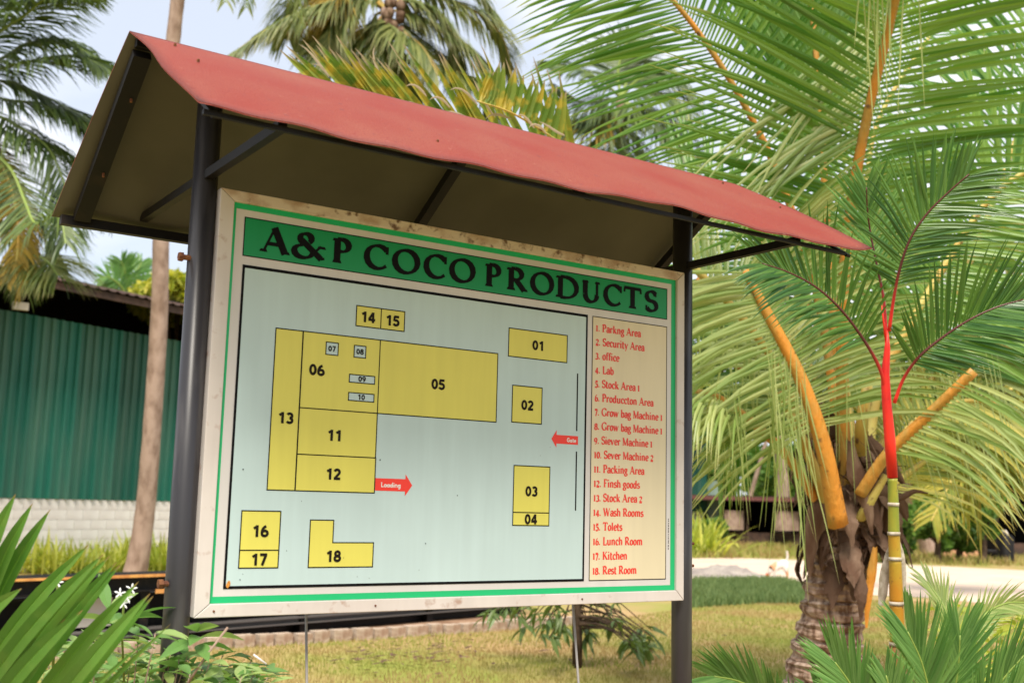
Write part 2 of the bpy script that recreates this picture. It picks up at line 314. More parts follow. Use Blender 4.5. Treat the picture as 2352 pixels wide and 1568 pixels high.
# corrugated sheets: one part per cladding sheet
def rib_profile(width, pitch, dep):
    pts = []; x = 0
    while x < width-1e-6:
        for dx, dz in ((0, 0), (.5, 0), (.6, 1), (.9, 1)): 
            if x+dx*pitch <= width: pts.append((x+dx*pitch, dz*dep))
        x += pitch
    pts.append((width, 0)); return pts
sw = 1.05; prof = rib_profile(sw, .21, .05); nsh = int((LB-s0)/sw)+1
me0 = None
for i in range(nsh):
    s = s0+i*sw
    if s+sw > LB+.6: break
    if me0 is None:
        c_ = MB(); vs = []; fs = []
        for (x_, d_) in prof:
            p = u*x_ + nb*(.01+d_); vs += [p+V((0, 0, 1.44)), p+V((0, 0, 5.06))]
        for j in range(len(prof)-1): fs.append((2*j, 2*j+2, 2*j+3, 2*j+1))
        c_.add(vs, fs); o = c_.build('wall_sheet', wall_green, bld); me0 = o.data; o.location = u*s
    else:
        o = bpy.data.objects.new('wall_sheet', me0); COL.objects.link(o); o.parent = bld; o.location = u*s + nb*random.uniform(0, .012)
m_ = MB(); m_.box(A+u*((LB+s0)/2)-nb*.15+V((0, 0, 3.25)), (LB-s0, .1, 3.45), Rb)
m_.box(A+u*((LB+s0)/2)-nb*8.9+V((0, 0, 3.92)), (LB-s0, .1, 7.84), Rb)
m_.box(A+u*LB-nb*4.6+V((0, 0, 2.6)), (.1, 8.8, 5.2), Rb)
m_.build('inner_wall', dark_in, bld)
m_ = MB()
for i in range(12): 
    s = s0+1+i*3.9
    m_.beam(A+u*s-nb*.3+V((0, 0, 4.9)), A+u*s-nb*.3+V((0, 0, 5.9)), .12, .12); m_.beam(A+u*s+nb*1.15+V((0, 0, 5.55)), A+u*s-nb*5+V((0, 0, 7.0)), .08, .16)
m_.build('roof_truss', dark_in, bld)
# corrugated roof, eave overhanging towards the viewer
rp = []; m_ = MB(); vs = []; fs = []; x_ = s0; k = 0
while x_ < LB+.6:
    for j, (dx, dz) in enumerate(((0, 0), (.08, .035), (.16, 0))):
        e_ = A+u*(x_+dx)+nb*1.2+V((0, 0, 5.62+dz)); r_ = A+u*(x_+dx)-nb*9+V((0, 0, 7.9+dz)); vs += [e_, r_, e_-V((0, 0, .02))]
    x_ += .24
n3 = len(vs)//3
for j in range(n3-1): fs += [(3*j, 3*j+3, 3*j+4, 3*j+1), (3*j, 3*j+2, 3*j+5, 3*j+3)]
m_.add(vs, fs); m_.build('roof', roof_rust, bld)
m_ = MB(); m_.beam(A+u*s0+nb*1.12+V((0, 0, 5.52)), A+u*(LB+.5)+nb*1.12+V((0, 0, 5.52)), .05, .14); m_.build('eave_purlin', roof_rust, bld)
m_ = MB(); m_.beam(A+u*(LB+.5)+nb*.35+V((0, 0, 0)), A+u*(LB+.5)+nb*.35+V((0, 0, 2.9)), .55, .35, up=u); m_.build('corner_column', pale_column, bld)
tag(MB().box(at(47, 703, 21.2), (.28, .1, .14)).build('lamp_box', cream_panel), 'small pale box on top of the green wall at the far left', 'box')

# ------------------------------------------------------------------ black steel platform
kd = V((.966, .257, 0)); kn = V((kd.y, -kd.x, 0)); K0 = at(440, 1440, 12.); K0.z = 0
plat = empty('steel_platform', K0, 'long low black steel beam platform between the lawn and the green shed', 'platform')
def kp(s, o_, z): return K0+kd*s+kn*o_+V((0, 0, z))
S0, S1 = -7., 5.6
def ibeam(z0, z1, o_, s0=S0, s1=S1, fw=.16):
    m_ = MB(); m_.beam(kp(s0, o_, z1-.008), kp(s1, o_, z1-.008), fw, .016); m_.beam(kp(s0, o_, z0+.008), kp(s1, o_, z0+.008), fw, .016); m_.beam(kp(s0, o_, (z0+z1)/2), kp(s1, o_, (z0+z1)/2), .012, z1-z0-.032, ); return m_
ibeam(.57, .735, 0).build('upper_beam', black_steel, plat)
ibeam(.12, .20, .0).build('lower_beam', MT('worn_steel', (.10, .09, .085), .45, .5), plat)
m_ = MB(); m_.box(kp((S0+S1)/2, -1.6, .53), (S1-S0, 3.0, .03), Matrix((kd, -kn, V((0, 0, 1)))).transposed()); m_.box(kp((S0+S1)/2, -.10, .09), (S1-S0, .02, .15), Matrix((kd, -kn, V((0, 0, 1)))).transposed()); m_.box(kp((S0+S1)/2, -.45, .28), (S1-S0, .02, .5), Matrix((kd, -kn, V((0, 0, 1)))).transposed()); m_.box(kp((S0+S1)/2, -2.9, .26), (S1-S0, .05, .50), Matrix((kd, -kn, V((0, 0, 1)))).transposed()); m_.build('deck_and_shade_plates', black_steel, plat)  # deck, plus black upright plates standing in for the shade underneath
for s in np.arange(S0+.1, S1, 2.1):
    m_ = MB(); m_.beam(kp(s, -.02, 0), kp(s, -.02, .57), .1, .1, up=kd); m_.build('support', black_steel, plat)
m_ = MB()
m_.beam(kp(-1.05, .084, .733), kp(-.35, .084, .733), .006, .03); m_.beam(kp(-2.2, .084, .733), kp(-1.25, .084, .733), .006, .025); m_.beam(kp(-.52, .084, .57), kp(.3, .084, .57), .006, .045); m_.build('yellow_marking', yellow_paint, plat)
m_ = MB(); m_.box(kp(-1.2, -.12, .38), (.62, .03, .3), Matrix((kd, -kn, V((0, 0, 1)))).transposed()); m_.build('panel', cream_panel, plat)

# ------------------------------------------------------------------ far sheds
def shed(name, px0, px1, ytop, dep, label, roofmat, boxes=()):
    a = at(px0, 1200, dep); b = at(px1, 1200, dep); zt = at((px0+px1)/2, ytop, dep).z; d = V((b.x-a.x, b.y-a.y, 0)); Ls = d.length; d.normalize(); q = V((-d.y, d.x, 0))
    if q.dot(FWD) < 0: q = -q
    r = empty(name, (a.x, a.y, 0), label, 'building'); R_ = Matrix((d, q, V((0, 0, 1)))).transposed(); a = V((a.x, a.y, 0))
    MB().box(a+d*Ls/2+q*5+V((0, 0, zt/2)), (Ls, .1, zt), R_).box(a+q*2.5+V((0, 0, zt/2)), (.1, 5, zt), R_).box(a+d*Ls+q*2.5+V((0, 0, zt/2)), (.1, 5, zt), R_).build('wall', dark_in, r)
    MB().box(a+d*Ls/2+q*2.3+V((0, 0, zt+.05)), (Ls+.6, 6.4, .1), R_).build('roof', roof_rust, r)
    MB().box(a+d*Ls/2-q*.93+V((0, 0, zt-.02)), (Ls+.6, .05, .16), R_).build('fascia', roofmat, r)
    for i in range(int(Ls/3)+1): MB().beam(a+d*min(Ls-.05, i*3+.05), a+d*min(Ls-.05, i*3+.05)+V((0, 0, zt)), .12, .12, up=d).build('post', bark_dark, r)
    MB().box(a+d*Ls/2+q*.1+V((0, 0, .3)), (Ls-.2, .1, .6), R_).build('low_wall', roof_rust, r)
    return r
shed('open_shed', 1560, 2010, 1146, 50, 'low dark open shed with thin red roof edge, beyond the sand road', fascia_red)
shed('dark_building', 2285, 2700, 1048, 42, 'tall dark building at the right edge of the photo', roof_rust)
def thing_box(name, px, py, dep, sx, sz, mat, label, cat):
    p = at(px, py, dep); m_ = MB(); m_.box((0, 0, sz/2), (sx, .25, sz)); m_.box((0, 0, sz+.02), (sx*1.06, .28, .04)); o = m_.build(name, mat, loc=V((p.x, p.y, max(0, p.z)))); return tag(o, label, cat)
thing_box('white_cabinet', 1686, 1216, 49.5, .95, .8, bark_pale, 'pale square cabinet in the dark open shed', 'cabinet')
thing_box('white_cabinet', 1808, 1218, 49.5, 1.3, .8, bark_pale, 'pale cabinet half hidden behind the trunk with the white band', 'cabinet')
o = empty('plant_pot', onground(2272, 1288), 'wide dark plant pot at the far edge of the sand road', 'pot')
p = onground(2272, 1288)
m_ = MB(); m_.tube([p+V((0, 0, z)) for z in (0, .2, .36, .4)], [.22, .33, .38, .36], 14); m_.build('bowl', black_steel, o, True)
p = onground(2310, 1292); o = empty('black_bin', p, 'tall dark bin standing beside the wide plant pot', 'bin')
m_ = MB(); m_.tube([p+V((0, 0, z)) for z in (0, .1, .85, .95)], [.3, .27, .3, .22], 12); m_.build('body', black_steel, o, True)
m_ = MB(); m_.tube([p+V((0, 0, .95)), p+V((-.1, 0, 1.12)), p+V((.06, 0, 1.1)), p+V((.12, -.25, .6))], [.03, .035, .03, .02], 6); m_.build('hose', cream_panel, o, True)

# ------------------------------------------------------------------ notice board
sign = empty('notice_board', (.9, .04, 0), 'site map board with green title, white frame and red gable roof on black posts', 'sign')
def bq(x, z, y=0.): return V((x, y, BZ+z))
# posts
for px_, zt, r in ((-.031, 1.60, .036), (1.830, 1.60, .0375)):
    m_ = MB(); m_.tube([bq(px_, -BZ-.3, .04), bq(px_, zt-.02, .04)], [r, r], 28); m_.build('post', post_m, sign, True)
for (x_, z_) in ((-.078, .993), (-.072, .09)):
    m_ = MB(); m_.tube([bq(x_+.02, z_, .03), bq(x_-.006, z_, .03)], [.008, .008], 8); m_.tube([bq(x_-.006, z_, .03), bq(x_-.018, z_, .03)], [.014, .013], 6); m_.build('bolt', rust_m, sign)
for (x_, z_) in ((1.872, .20), (1.872, .12)):
    m_ = MB(); m_.tube([bq(x_-.02, z_, .03), bq(x_+.006, z_, .03)], [.006, .006], 6); m_.build('bolt', rust_m, sign)
# backing and print
m_ = MB(); m_.box(bq(.896, .6, .016), (1.78, .024, 1.19)); m_.build('backing', frame_m, sign)
def quad(x0, z0, x1, z1, y): return [bq(x0, z0, y), bq(x1, z0, y), bq(x1, z1, y), bq(x0, z1, y)]
def flat(name, mat, quads, y, label=None):
    m_ = MB()
    for q_ in quads: m_.add(quad(*q_, y), [(0, 1, 2, 3)])
    return m_.build(name, mat, sign, label=label)
def border(x0, z0, x1, z1, t, inner=False):
    tl, tr, tt_, tb = t if isinstance(t, tuple) else (t,)*4
    return [(x0, z0, x0+tl, z1), (x1-tr, z0, x1, z1), (x0+tl, z1-tt_, x1-tr, z1), (x0+tl, z0, x1-tr, z0+tb)]
flat('print_sheet', p_white, [(.02, .02, 1.775, 1.185)], .0010)
flat('green_stripe', p_stripe, border(.043, .037, 1.758, 1.169, (.010, .021, .017, .018)), .0004)
Y0 = .0002
flat('title_strip', p_green, [(.080, 1.017, 1.715, 1.130)], Y0)
flat('title_outline', p_black, border(.0785, 1.0155, 1.7165, 1.1315, .003), Y0-.0004)
flat('map_field', p_blue, [(.084, .078, 1.342, .988)], Y0)
flat('map_outline', p_black, border(.081, .075, 1.3445, .9905, (.0075, .0075, .009, .008)), Y0-.0004)
flat('list_field', p_cream, [(1.367, .077, 1.7145, .988)], Y0)
flat('list_outline', p_black, border(1.3655, .0755, 1.716, .9895, .0028), Y0-.0004)
BX = [(.449, .8525, .5335, .915), (.5335, .8525, .616, .915), (.193, .350, .278, .817), (.279, .591, .5345, .817), (.5345, .591, .970, .817), (.279, .4555, .5345, .591), (.279, .350, .5355, .4555), (1.012, .813, 1.2555, .9075), (1.032, .5955, 1.153, .7175), (1.0455, .301, 1.192, .4535), (1.0455, .259, 1.192, .301), (.122, .1805, .2385, .290), (.122, .1315, .2385, .1805)]
for b_ in BX:
    flat('map_block', p_yel, [b_], Y0-.0004)
    t_ = .0032; flat('block_outline', p_black, border(b_[0]-t_/2, b_[1]-t_/2, b_[2]+t_/2, b_[3]+t_/2, t_), Y0-.0008-.00002*BX.index(b_))
m_ = MB(); pl = [(.3315, .131), (.540, .131), (.540, .202), (.406, .202), (.406, .267), (.3315, .267)]
m_.add([bq(x_, z_, Y0-.0004) for x_, z_ in pl], [(0, 1, 2, 3, 4, 5)]); m_.build('map_block', p_yel, sign)
flat('block_outline', p_black, [(.330, .1295, .3333, .2685), (.3333, .1295, .5415, .1327), (.5383, .1327, .5415, .2036), (.4075, .2004, .5383, .2036), (.4043, .2004, .4075, .2685), (.3333, .2653, .4043, .2685)], Y0-.0008)
for b_ in [(.3535, .755, .394, .793), (.4465, .7555, .4865, .7925), (.4345, .6785, .521, .703), (.4345, .6235, .521, .648)]:
    flat('machine_block', p_blue, [b_], Y0-.0008); flat('block_outline', p_black, border(b_[0]-.001, b_[1]-.001, b_[2]+.001, b_[3]+.001, .003), Y0-.0012)
flat('gate_line', p_black, [(1.3005, .581, 1.306, .780)], Y0-.0004); flat('gate_line', p_black, [(1.301, .311, 1.3065, .511)], Y0-.0004)
m_ = MB(); m_.add([bq(x_, z_, Y0-.0006) for x_, z_ in ((.5375, .3575), (.641, .3575), (.641, .395), (.5375, .395))], [(0, 1, 2, 3)]); m_.add([bq(x_, z_, Y0-.0006) for x_, z_ in ((.641, .343), (.6655, .3765), (.641, .410))], [(0, 1, 2)])
m_.build('loading_arrow', p_red, sign)
m_ = MB(); m_.add([bq(x_, z_, Y0-.0006) for x_, z_ in ((1.2175, .534), (1.3095, .534), (1.3095, .5635), (1.2175, .5635))], [(0, 1, 2, 3)]); m_.add([bq(x_, z_, Y0-.0006) for x_, z_ in ((1.2175, .520), (1.2175, .579), (1.196, .549))], [(0, 1, 2)])
m_.build('gate_arrow', p_red, sign)
NUM = [('14', .489, .883, .033), ('15', .574, .882, .033), ('06', .328, .706, .033), ('05', .746, .697, .033), ('13', .238, .558, .033), ('07', .3735, .774, .0165), ('08', .4665, .774, .0165), ('09', .4775, .691, .0165), ('10', .4775, .636, .0165), ('01', 1.133, .860, .033), ('02', 1.0935, .655, .033), ('03', 1.118, .371, .033), ('04', 1.118, .2795, .033), ('11', .3955, .516, .033), ('12', .397, .402, .033), ('16', .180, .234, .033), ('17', .181, .155, .033), ('18', .410, .163, .033)]
# ---- serif letters drawn with a broad-nib stroke
Lc = lambda *a: ('L',)+a
Ac = lambda *a: ('A',)+a
Sc = lambda *a: ('S',)+a
Dc = lambda *a: ('D',)+a
_C = [Ac(.5, .5, .4, .48, 42, 318), Lc(.82, .66, .82, .98, .45)]
_P = [Lc(.2, 0, .2, 1), Sc(.2, 0, .18), Sc(.12, 1, .12), Lc(.2, .98, .36, .98), Ac(.36, .73, .27, .25, 90, -90), Lc(.36, .48, .2, .48)]
_sS = lambda k_: [Ac(.32*1, .74*k_, .22, .235*k_, 25, 270), Ac(.32, .265*k_, .24, .24*k_, 90, -150), Lc(.52, .74*k_, .52, .97*k_, .4), Lc(.08, .28*k_, .08, .03*k_, .4)]
GL = {
'A': (.95, [Lc(.12, 0, .46, 1, .38), Lc(.44, 1, .82, 0), Lc(.24, .34, .68, .34), Sc(.12, 0, .13), Sc(.83, 0, .15)]),
'&': (1.15, [Ac(.42, .78, .17, .19, -50, 235), Lc(.31, .68, .92, .03), Ac(.36, .25, .28, .25, 100, 345), Lc(.55, .86-.42, .44, .62, .5), Lc(.63, .18, .9, .54, .35), Sc(.92, .55, .14), Lc(.34, .5, .28, .48, .5), Lc(.9, .03, 1.02, .07, .5)]),
'P': (.74, _P), 'R': (.90, _P+[Lc(.40, .48, .74, .03), Sc(.80, 0, .1)]),
'C': (.90, _C), 'O': (1.0, [Ac(.5, .5, .40, .48, 0, 360)]), 'G': (.92, _C[:1]+[Lc(.82, .7, .82, .96, .4), Lc(.78, .06, .78, .42), Sc(.76, .42, .15)]),
'D': (.98, [Lc(.2, 0, .2, 1), Sc(.12, 1, .12), Sc(.12, 0, .12), Lc(.2, .98, .42, .98), Ac(.42, .5, .46, .48, 90, -90), Lc(.42, .02, .2, .02)]),
'U': (.94, [Lc(.2, 1, .2, .36), Ac(.48, .36, .28, .35, 180, 360), Lc(.76, .36, .76, 1, .5), Sc(.2, 1, .16), Sc(.78, 1, .13)]),
'T': (.86, [Lc(.43, 0, .43, 1), Lc(.05, .97, .81, .97, 1.), Sc(.43, 0, .18), Lc(.07, .98, .05, .76, .4), Lc(.79, .98, .81, .76, .4)]),
'S': (.64, _sS(1)), 'L': (.72, [Lc(.2, 0, .2, 1), Sc(.2, 1, .16), Lc(.08, .03, .66, .03), Lc(.64, .02, .66, .26, .4)]),
'M': (1.08, [Lc(.15, 0, .15, 1, .5), Lc(.16, 1, .54, .06), Lc(.52, .06, .88, 1, .45), Lc(.9, 0, .9, 1), Sc(.15, 0, .12), Sc(.9, 0, .14), Sc(.1, 1, .08), Sc(.93, 1, .08)]),
'F': (.70, [Lc(.2, 0, .2, 1), Lc(.08, .97, .66, .97), Lc(.65, .98, .66, .76, .4), Lc(.2, .52, .5, .52), Sc(.2, 0, .17)]),
'W': (1.2, [Lc(.1, 1, .36, 0), Lc(.36, 0, .6, .95, .45), Lc(.56, 1, .82, 0), Lc(.82, 0, 1.08, 1, .45), Sc(.1, 1, .13), Sc(.56, 1, .12), Sc(1.08, 1, .1)]),
'K': (.92, [Lc(.2, 0, .2, 1), Sc(.2, 1, .15), Sc(.2, 0, .16), Lc(.24, .42, .7, .97, .5), Lc(.38, .58, .78, .03), Sc(.72, 1, .12), Sc(.8, 0, .12)]),
'a': (.62, [Ac(.3, .46, .2, .2, 150, 0), Lc(.5, .46, .5, .05), Lc(.48, .04, .62, .04, 1), Ac(.29, .2, .18, .17, 0, 360), Dc(.14, .5, .07)]),
'b': (.66, [Lc(.18, .02, .18, 1), Sc(.12, 1, .09), Ac(.37, .33, .2, .31, 180, -180)]),
'c': (.56, [Ac(.34, .34, .22, .31, 50, 315), Dc(.48, .5, .08)]),
'd': (.68, [Lc(.5, 0, .5, 1), Sc(.44, 1, .1), Ac(.29, .33, .2, .31, 0, 360), Sc(.56, .02, .08)]),
'e': (.58, [Ac(.32, .34, .22, .31, 5, 320), Lc(.12, .36, .52, .36)]),
'f': (.44, [Lc(.2, 0, .2, .82), Ac(.36, .82, .16, .15, 180, 60), Lc(.04, .64, .4, .64), Sc(.2, 0, .15), Dc(.42, .9, .07)]),
'g': (.62, [Ac(.28, .43, .17, .21, 0, 360), Ac(.29, -.1, .22, .16, 0, 360), Lc(.2, .2, .18, .08, .5), Dc(.52, .62, .07)]),
'h': (.74, [Lc(.17, 0, .17, 1), Sc(.12, 1, .1), Sc(.17, 0, .14), Ac(.36, .42, .19, .23, 165, 0), Lc(.55, .42, .55, 0), Sc(.56, 0, .13)]),
'i': (.38, [Lc(.18, 0, .18, .66), Sc(.12, .66, .1), Sc(.18, 0, .15), Dc(.18, .9, .1)]),
'k': (.72, [Lc(.17, 0, .17, 1), Sc(.12, 1, .1), Sc(.17, 0, .14), Lc(.2, .28, .5, .64, .5), Lc(.3, .4, .6, .02), Sc(.54, .65, .1), Sc(.62, 0, .11)]),
'l': (.38, [Lc(.18, 0, .18, 1), Sc(.13, 1, .1), Sc(.18, 0, .15)]),
'm': (1.08, [Lc(.17, 0, .17, .66), Sc(.12, .66, .1), Sc(.17, 0, .13), Ac(.34, .42, .18, .23, 165, 0), Lc(.53, .42, .53, 0), Sc(.53, 0, .13), Ac(.7, .42, .18, .23, 165, 0), Lc(.89, .42, .89, 0), Sc(.9, 0, .13)]),
'n': (.74, [Lc(.17, 0, .17, .66), Sc(.12, .66, .1), Sc(.17, 0, .14), Ac(.36, .42, .19, .23, 165, 0), Lc(.55, .42, .55, 0), Sc(.56, 0, .13)]),
'o': (.62, [Ac(.31, .33, .21, .31, 0, 360)]),
'r': (.54, [Lc(.17, 0, .17, .66), Sc(.12, .66, .1), Sc(.17, 0, .15), Ac(.36, .44, .18, .2, 165, 60), Dc(.44, .56, .09)]),
's': (.52, [(e_[0],)+tuple(v_*(.66 if (i_ in (1, 3) and e_[0] == 'L') or (e_[0] == 'A' and i_ in (1,)) else 1) for i_, v_ in enumerate(e_[1:])) for e_ in ()] or [Ac(.26, .49, .16, .15, 25, 270), Ac(.26, .18, .18, .16, 90, -150), Dc(.4, .53, .05), Dc(.1, .13, .05)]),
't': (.46, [Lc(.18, .12, .18, .88), Ac(.30, .16, .12, .14, 180, 330), Lc(.03, .64, .4, .64)]),
'u': (.74, [Lc(.16, .66, .16, .24), Ac(.35, .24, .19, .22, 180, 340), Lc(.55, .66, .55, 0), Sc(.1, .65, .1), Sc(.5, .65, .1), Sc(.6, .02, .09)]),
'v': (.66, [Lc(.12, .66, .33, 0), Lc(.33, 0, .54, .66, .45), Sc(.12, .66, .12), Sc(.55, .66, .1)]),
'w': (.98, [Lc(.1, .66, .29, 0), Lc(.29, 0, .47, .62, .45), Lc(.46, .66, .66, 0), Lc(.66, 0, .86, .66, .45), Sc(.1, .66, .12), Sc(.46, .66, .1), Sc(.87, .66, .1)]),
'y': (.66, [Lc(.12, .66, .35, .02), Lc(.56, .66, .26, -.24, .45), Dc(.2, -.22, .08), Sc(.12, .66, .12), Sc(.57, .66, .1)]),
'0': (.6, [Ac(.3, .4, .2, .37, 0, 360)]), '1': (.46, [Lc(.23, 0, .23, .76), Sc(.23, 0, .16), Lc(.07, .7, .23, .76, .8)]),
'2': (.58, [Ac(.28, .56, .18, .19, 160, -30), Lc(.45, .5, .1, .06, .4), Lc(.06, .06, .52, .06, 2.)]),
'3': (.56, [Ac(.26, .58, .17, .17, 150, -80), Ac(.26, .2, .2, .21, 85, -150)]), '4': (.6, [Lc(.38, -.1, .38, .72), Lc(.38, .72, .06, .2, .4), Lc(.04, .18, .56, .18, 1.5)]),
'5': (.56, [Lc(.12, .74, .48, .74, 2), Lc(.12, .74, .12, .42, .4), Ac(.25, .2, .2, .24, 120, -150)]), '6': (.58, [Ac(.3, .25, .19, .23, 0, 360), Ac(.44, .32, .34, .5, 175, 95, .7)]),
'7': (.54, [Lc(.06, .72, .5, .72, 2), Lc(.48, .72, .22, -.08, .8)]), '8': (.58, [Ac(.29, .58, .16, .17, 0, 360), Ac(.29, .2, .2, .2, 0, 360)]),
'9': (.58, [Ac(.28, .5, .19, .22, 0, 360), Ac(.14, .44, .33, .5, -5, -80, .7)]), '.': (.34, [Dc(.14, .09, .1)]), ' ': (.34, [])}
def glyph(mb, ch, x0, z0, h, sx, thick, thin, y, nib=rad(18), serif=.5):
    w_, st = GL[ch]; k_ = 0
    for e_ in st:
        yy = y - .000025*k_; k_ += 1
        if e_[0] == 'D':
            c = (e_[1], e_[2]); r = e_[3]; P = [(c[0]+r*math.cos(a*math.pi/4)/max(sx, .01)*h*0+c[0]*0+r*math.cos(a*math.pi/4), c[1]+r*math.sin(a*math.pi/4)) for a in range(8)]
            mb.add([bq(x0+px_*h*sx, z0+pz*h, yy) for px_, pz in P], [tuple(range(8))]); continue
        if e_[0] == 'S':
            P = [(e_[1]-e_[3], e_[2]), (e_[1]+e_[3], e_[2])]
            lo = 0 if e_[2] < .3 else -thin*serif*2; 
            mb.add([bq(x0+P[0][0]*h*sx, z0+(e_[2]+lo)*h, yy), bq(x0+P[1][0]*h*sx, z0+(e_[2]+lo)*h, yy), bq(x0+(P[1][0]-.04)*h*sx, z0+(e_[2]+lo+thin*serif*2)*h, yy), bq(x0+(P[0][0]+.04)*h*sx, z0+(e_[2]+lo+thin*serif*2)*h, yy)], [(0, 1, 2, 3)]); continue
        wf = 1.
        if e_[0] == 'L':
            P = [(e_[1], e_[2]), (e_[3], e_[4])]; wf = e_[5] if len(e_) > 5 else 1.
        else:
            _, cx, cz, rx, rz, a0, a1 = e_[:7]; n_ = max(4, int(abs(a1-a0)/20)); P = [(cx+rx*math.cos(rad(a0+(a1-a0)*i/n_)), cz+rz*math.sin(rad(a0+(a1-a0)*i/n_))) for i in range(n_+1)]; wf = e_[7] if len(e_) > 7 else 1.
        vs = []; n_ = len(P); closed = e_[0] == 'A' and abs(e_[6]-e_[5]) >= 359
        Q = [V((p[0]*h*sx, p[1]*h)) for p in P]
        for i in range(n_):
            if closed and i in (0, n_-1): t_ = (Q[1]-Q[n_-2]).normalized()
            else: t_ = (Q[min(i+1, n_-1)]-Q[max(i-1, 0)]).normalized()
            ww = (thin + (thick-thin)*abs(t_.y*math.cos(nib)+t_.x*math.sin(nib)*(-1))**1.2)*wf*h/2
            ww = max(ww, thin*h*.45); nn = V((-t_.y, t_.x))*ww
            vs += [bq(x0+Q[i].x+nn.x, z0+Q[i].y+nn.y, yy), bq(x0+Q[i].x-nn.x, z0+Q[i].y-nn.y, yy)]
        mb.add(vs, [(2*i, 2*i+1, 2*i+3, 2*i+2) for i in range(n_-1)])
    return w_*h*sx
_seri = GL
GL = {'0': (.64, [Ac(.32, .5, .2, .4, 0, 360)]), '1': (.62, [Lc(.38, 0, .38, 1), Lc(.38, .9, .13, .72, .9)]), '2': (.64, [Ac(.31, .68, .2, .22, 165, -38), Lc(.47, .56, .13, .1), Lc(.06, .1, .58, .1)]),
'3': (.64, [Ac(.3, .71, .19, .19, 155, -90), Ac(.3, .3, .21, .21, 90, -155)]), '4': (.66, [Lc(.44, 0, .44, 1), Lc(.42, .93, .1, .34, .8), Lc(.04, .29, .62, .29)]), '5': (.64, [Lc(.56, .9, .14, .9), Lc(.18, .92, .14, .48, .85), Ac(.3, .33, .22, .24, 130, -155)]),
'6': (.64, [Ac(.33, .31, .21, .22, 0, 360), Ac(.46, .36, .34, .55, 180, 95)]), '7': (.64, [Lc(.06, .9, .58, .9), Lc(.5, .9, .24, 0)]), '8': (.64, [Ac(.32, .72, .17, .19, 0, 360), Ac(.32, .3, .21, .21, 0, 360)]), '9': (.64, [Ac(.31, .69, .21, .22, 0, 360), Ac(.18, .64, .34, .55, 0, -85)]),
'L': (.62, [Lc(.15, 0, .15, 1), Lc(.06, .09, .58, .09)]), 'G': (.84, [Ac(.44, .5, .32, .41, 40, 318), Lc(.71, .1, .71, .46), Lc(.46, .42, .8, .42)]), 'a': (.64, [Ac(.27, .3, .19, .23, 0, 360), Lc(.5, 0, .5, .62)]), 'd': (.64, [Ac(.27, .3, .19, .23, 0, 360), Lc(.5, 0, .5, 1)]),
'e': (.6, [Ac(.3, .31, .2, .24, 0, 320), Lc(.12, .33, .5, .33)]), 'g': (.64, [Ac(.27, .32, .19, .22, 0, 360), Lc(.5, .62, .5, -.08), Ac(.3, -.08, .2, .17, 0, -150)]), 'i': (.28, [Lc(.14, 0, .14, .62), Dc(.14, .86, .1)]), 'n': (.66, [Lc(.13, 0, .13, .62), Ac(.33, .34, .2, .22, 160, 0), Lc(.53, .36, .53, 0)]),
'o': (.62, [Ac(.31, .31, .21, .24, 0, 360)]), 't': (.42, [Lc(.18, .04, .18, .85), Lc(.03, .6, .37, .6), Lc(.2, .09, .37, .09)])}
def sans(txt, cx, cz, h, mat, y, bold=.24, sx=1.22):
    W_ = sum(GL[c][0] for c in txt)*h*sx; x_ = cx-W_/2; m_ = MB()
    for ch in txt: x_ += glyph(m_, ch, x_, cz-h/2, h, sx, bold, bold, y)
    return m_.build('block_number' if mat == p_ink else 'lettering', mat, sign)
for t_, x_, z_, h_ in NUM: sans(t_, x_, z_, h_, p_ink, Y0-.0016)
sans('Loading', .591, .376, .0150, p_lab, Y0-.0010, .21, 1.12); sans('Gate', 1.281, .5485, .0145, p_lab, Y0-.0010, .21, 1.12)
GL = _seri
TX = [.133, .232, .362, .469, .567, .681, .776, .914, 1.000, 1.097, 1.205, 1.316, 1.416, 1.508, 1.610]
TWD = [.088, .115, .062, .085, .098, .085, .098, .062, .085, .098, .098, .085, .085, .085, .062]
for ch, x_, wd_ in zip('A&PCOCOPRODUCTS', TX, TWD):
    m_ = MB(); glyph(m_, ch, x_-.004, 1.0375, .0755, wd_/.0755/GL[ch][0]*1.04, .30, .11, Y0-.0009); m_.build('title_letter', p_black, sign)
LINES = ['1. Parkng Area', '2. Security Area', '3. office', '4. Lab', '5. Stock Area 1', '6. Produccton Area', '7. Grow bag Machine 1', '8. Grow bag Machine 1', '9. Siever Machine 1', '10. Sever Machine 2', '11. Packing Area', '12. Finsh goods', '13. Stock Area 2', '14. Wash Rooms', '15. Tolets', '16. Lunch Room', '17. Kitchen', '18. Rest Room']
ENDX = [1.590, 1.608, None, None, None, 1.653, 1.697, 1.697, None, 1.654, None, None, None, None, None, None, None, 1.580]
def adv(s_): return sum(GL[c][0] for c in s_)
hh = .0275
sxs = [(ENDX[i]-1.381)/hh/adv(LINES[i]) for i in range(18) if ENDX[i]]; sxm = sum(sxs)/len(sxs)
for i, s_ in enumerate(LINES):
    z_ = .9365-(.9365-.097)*i/17; x_ = 1.380; m_ = MB(); sx = sxm if not ENDX[i] else (ENDX[i]-1.381)/hh/adv(s_)
    for ch in s_: x_ += glyph(m_, ch, x_, z_, hh, sx, .235, .115, Y0-.0005, serif=.5)
    m_.build('list_line', p_txtred, sign)
m_ = MB(); z_ = .18
while z_ < .287:
    h_ = random.uniform(.002, .006) if z_ > .205 else random.uniform(.003, .009); m_.add(quad(1.7255, z_, 1.7255+random.uniform(.0025, .0042), z_+h_, Y0-.0002), [(0, 1, 2, 3)]); z_ += h_+random.uniform(.0012, .005)
m_.build('small_print', p_black, sign)
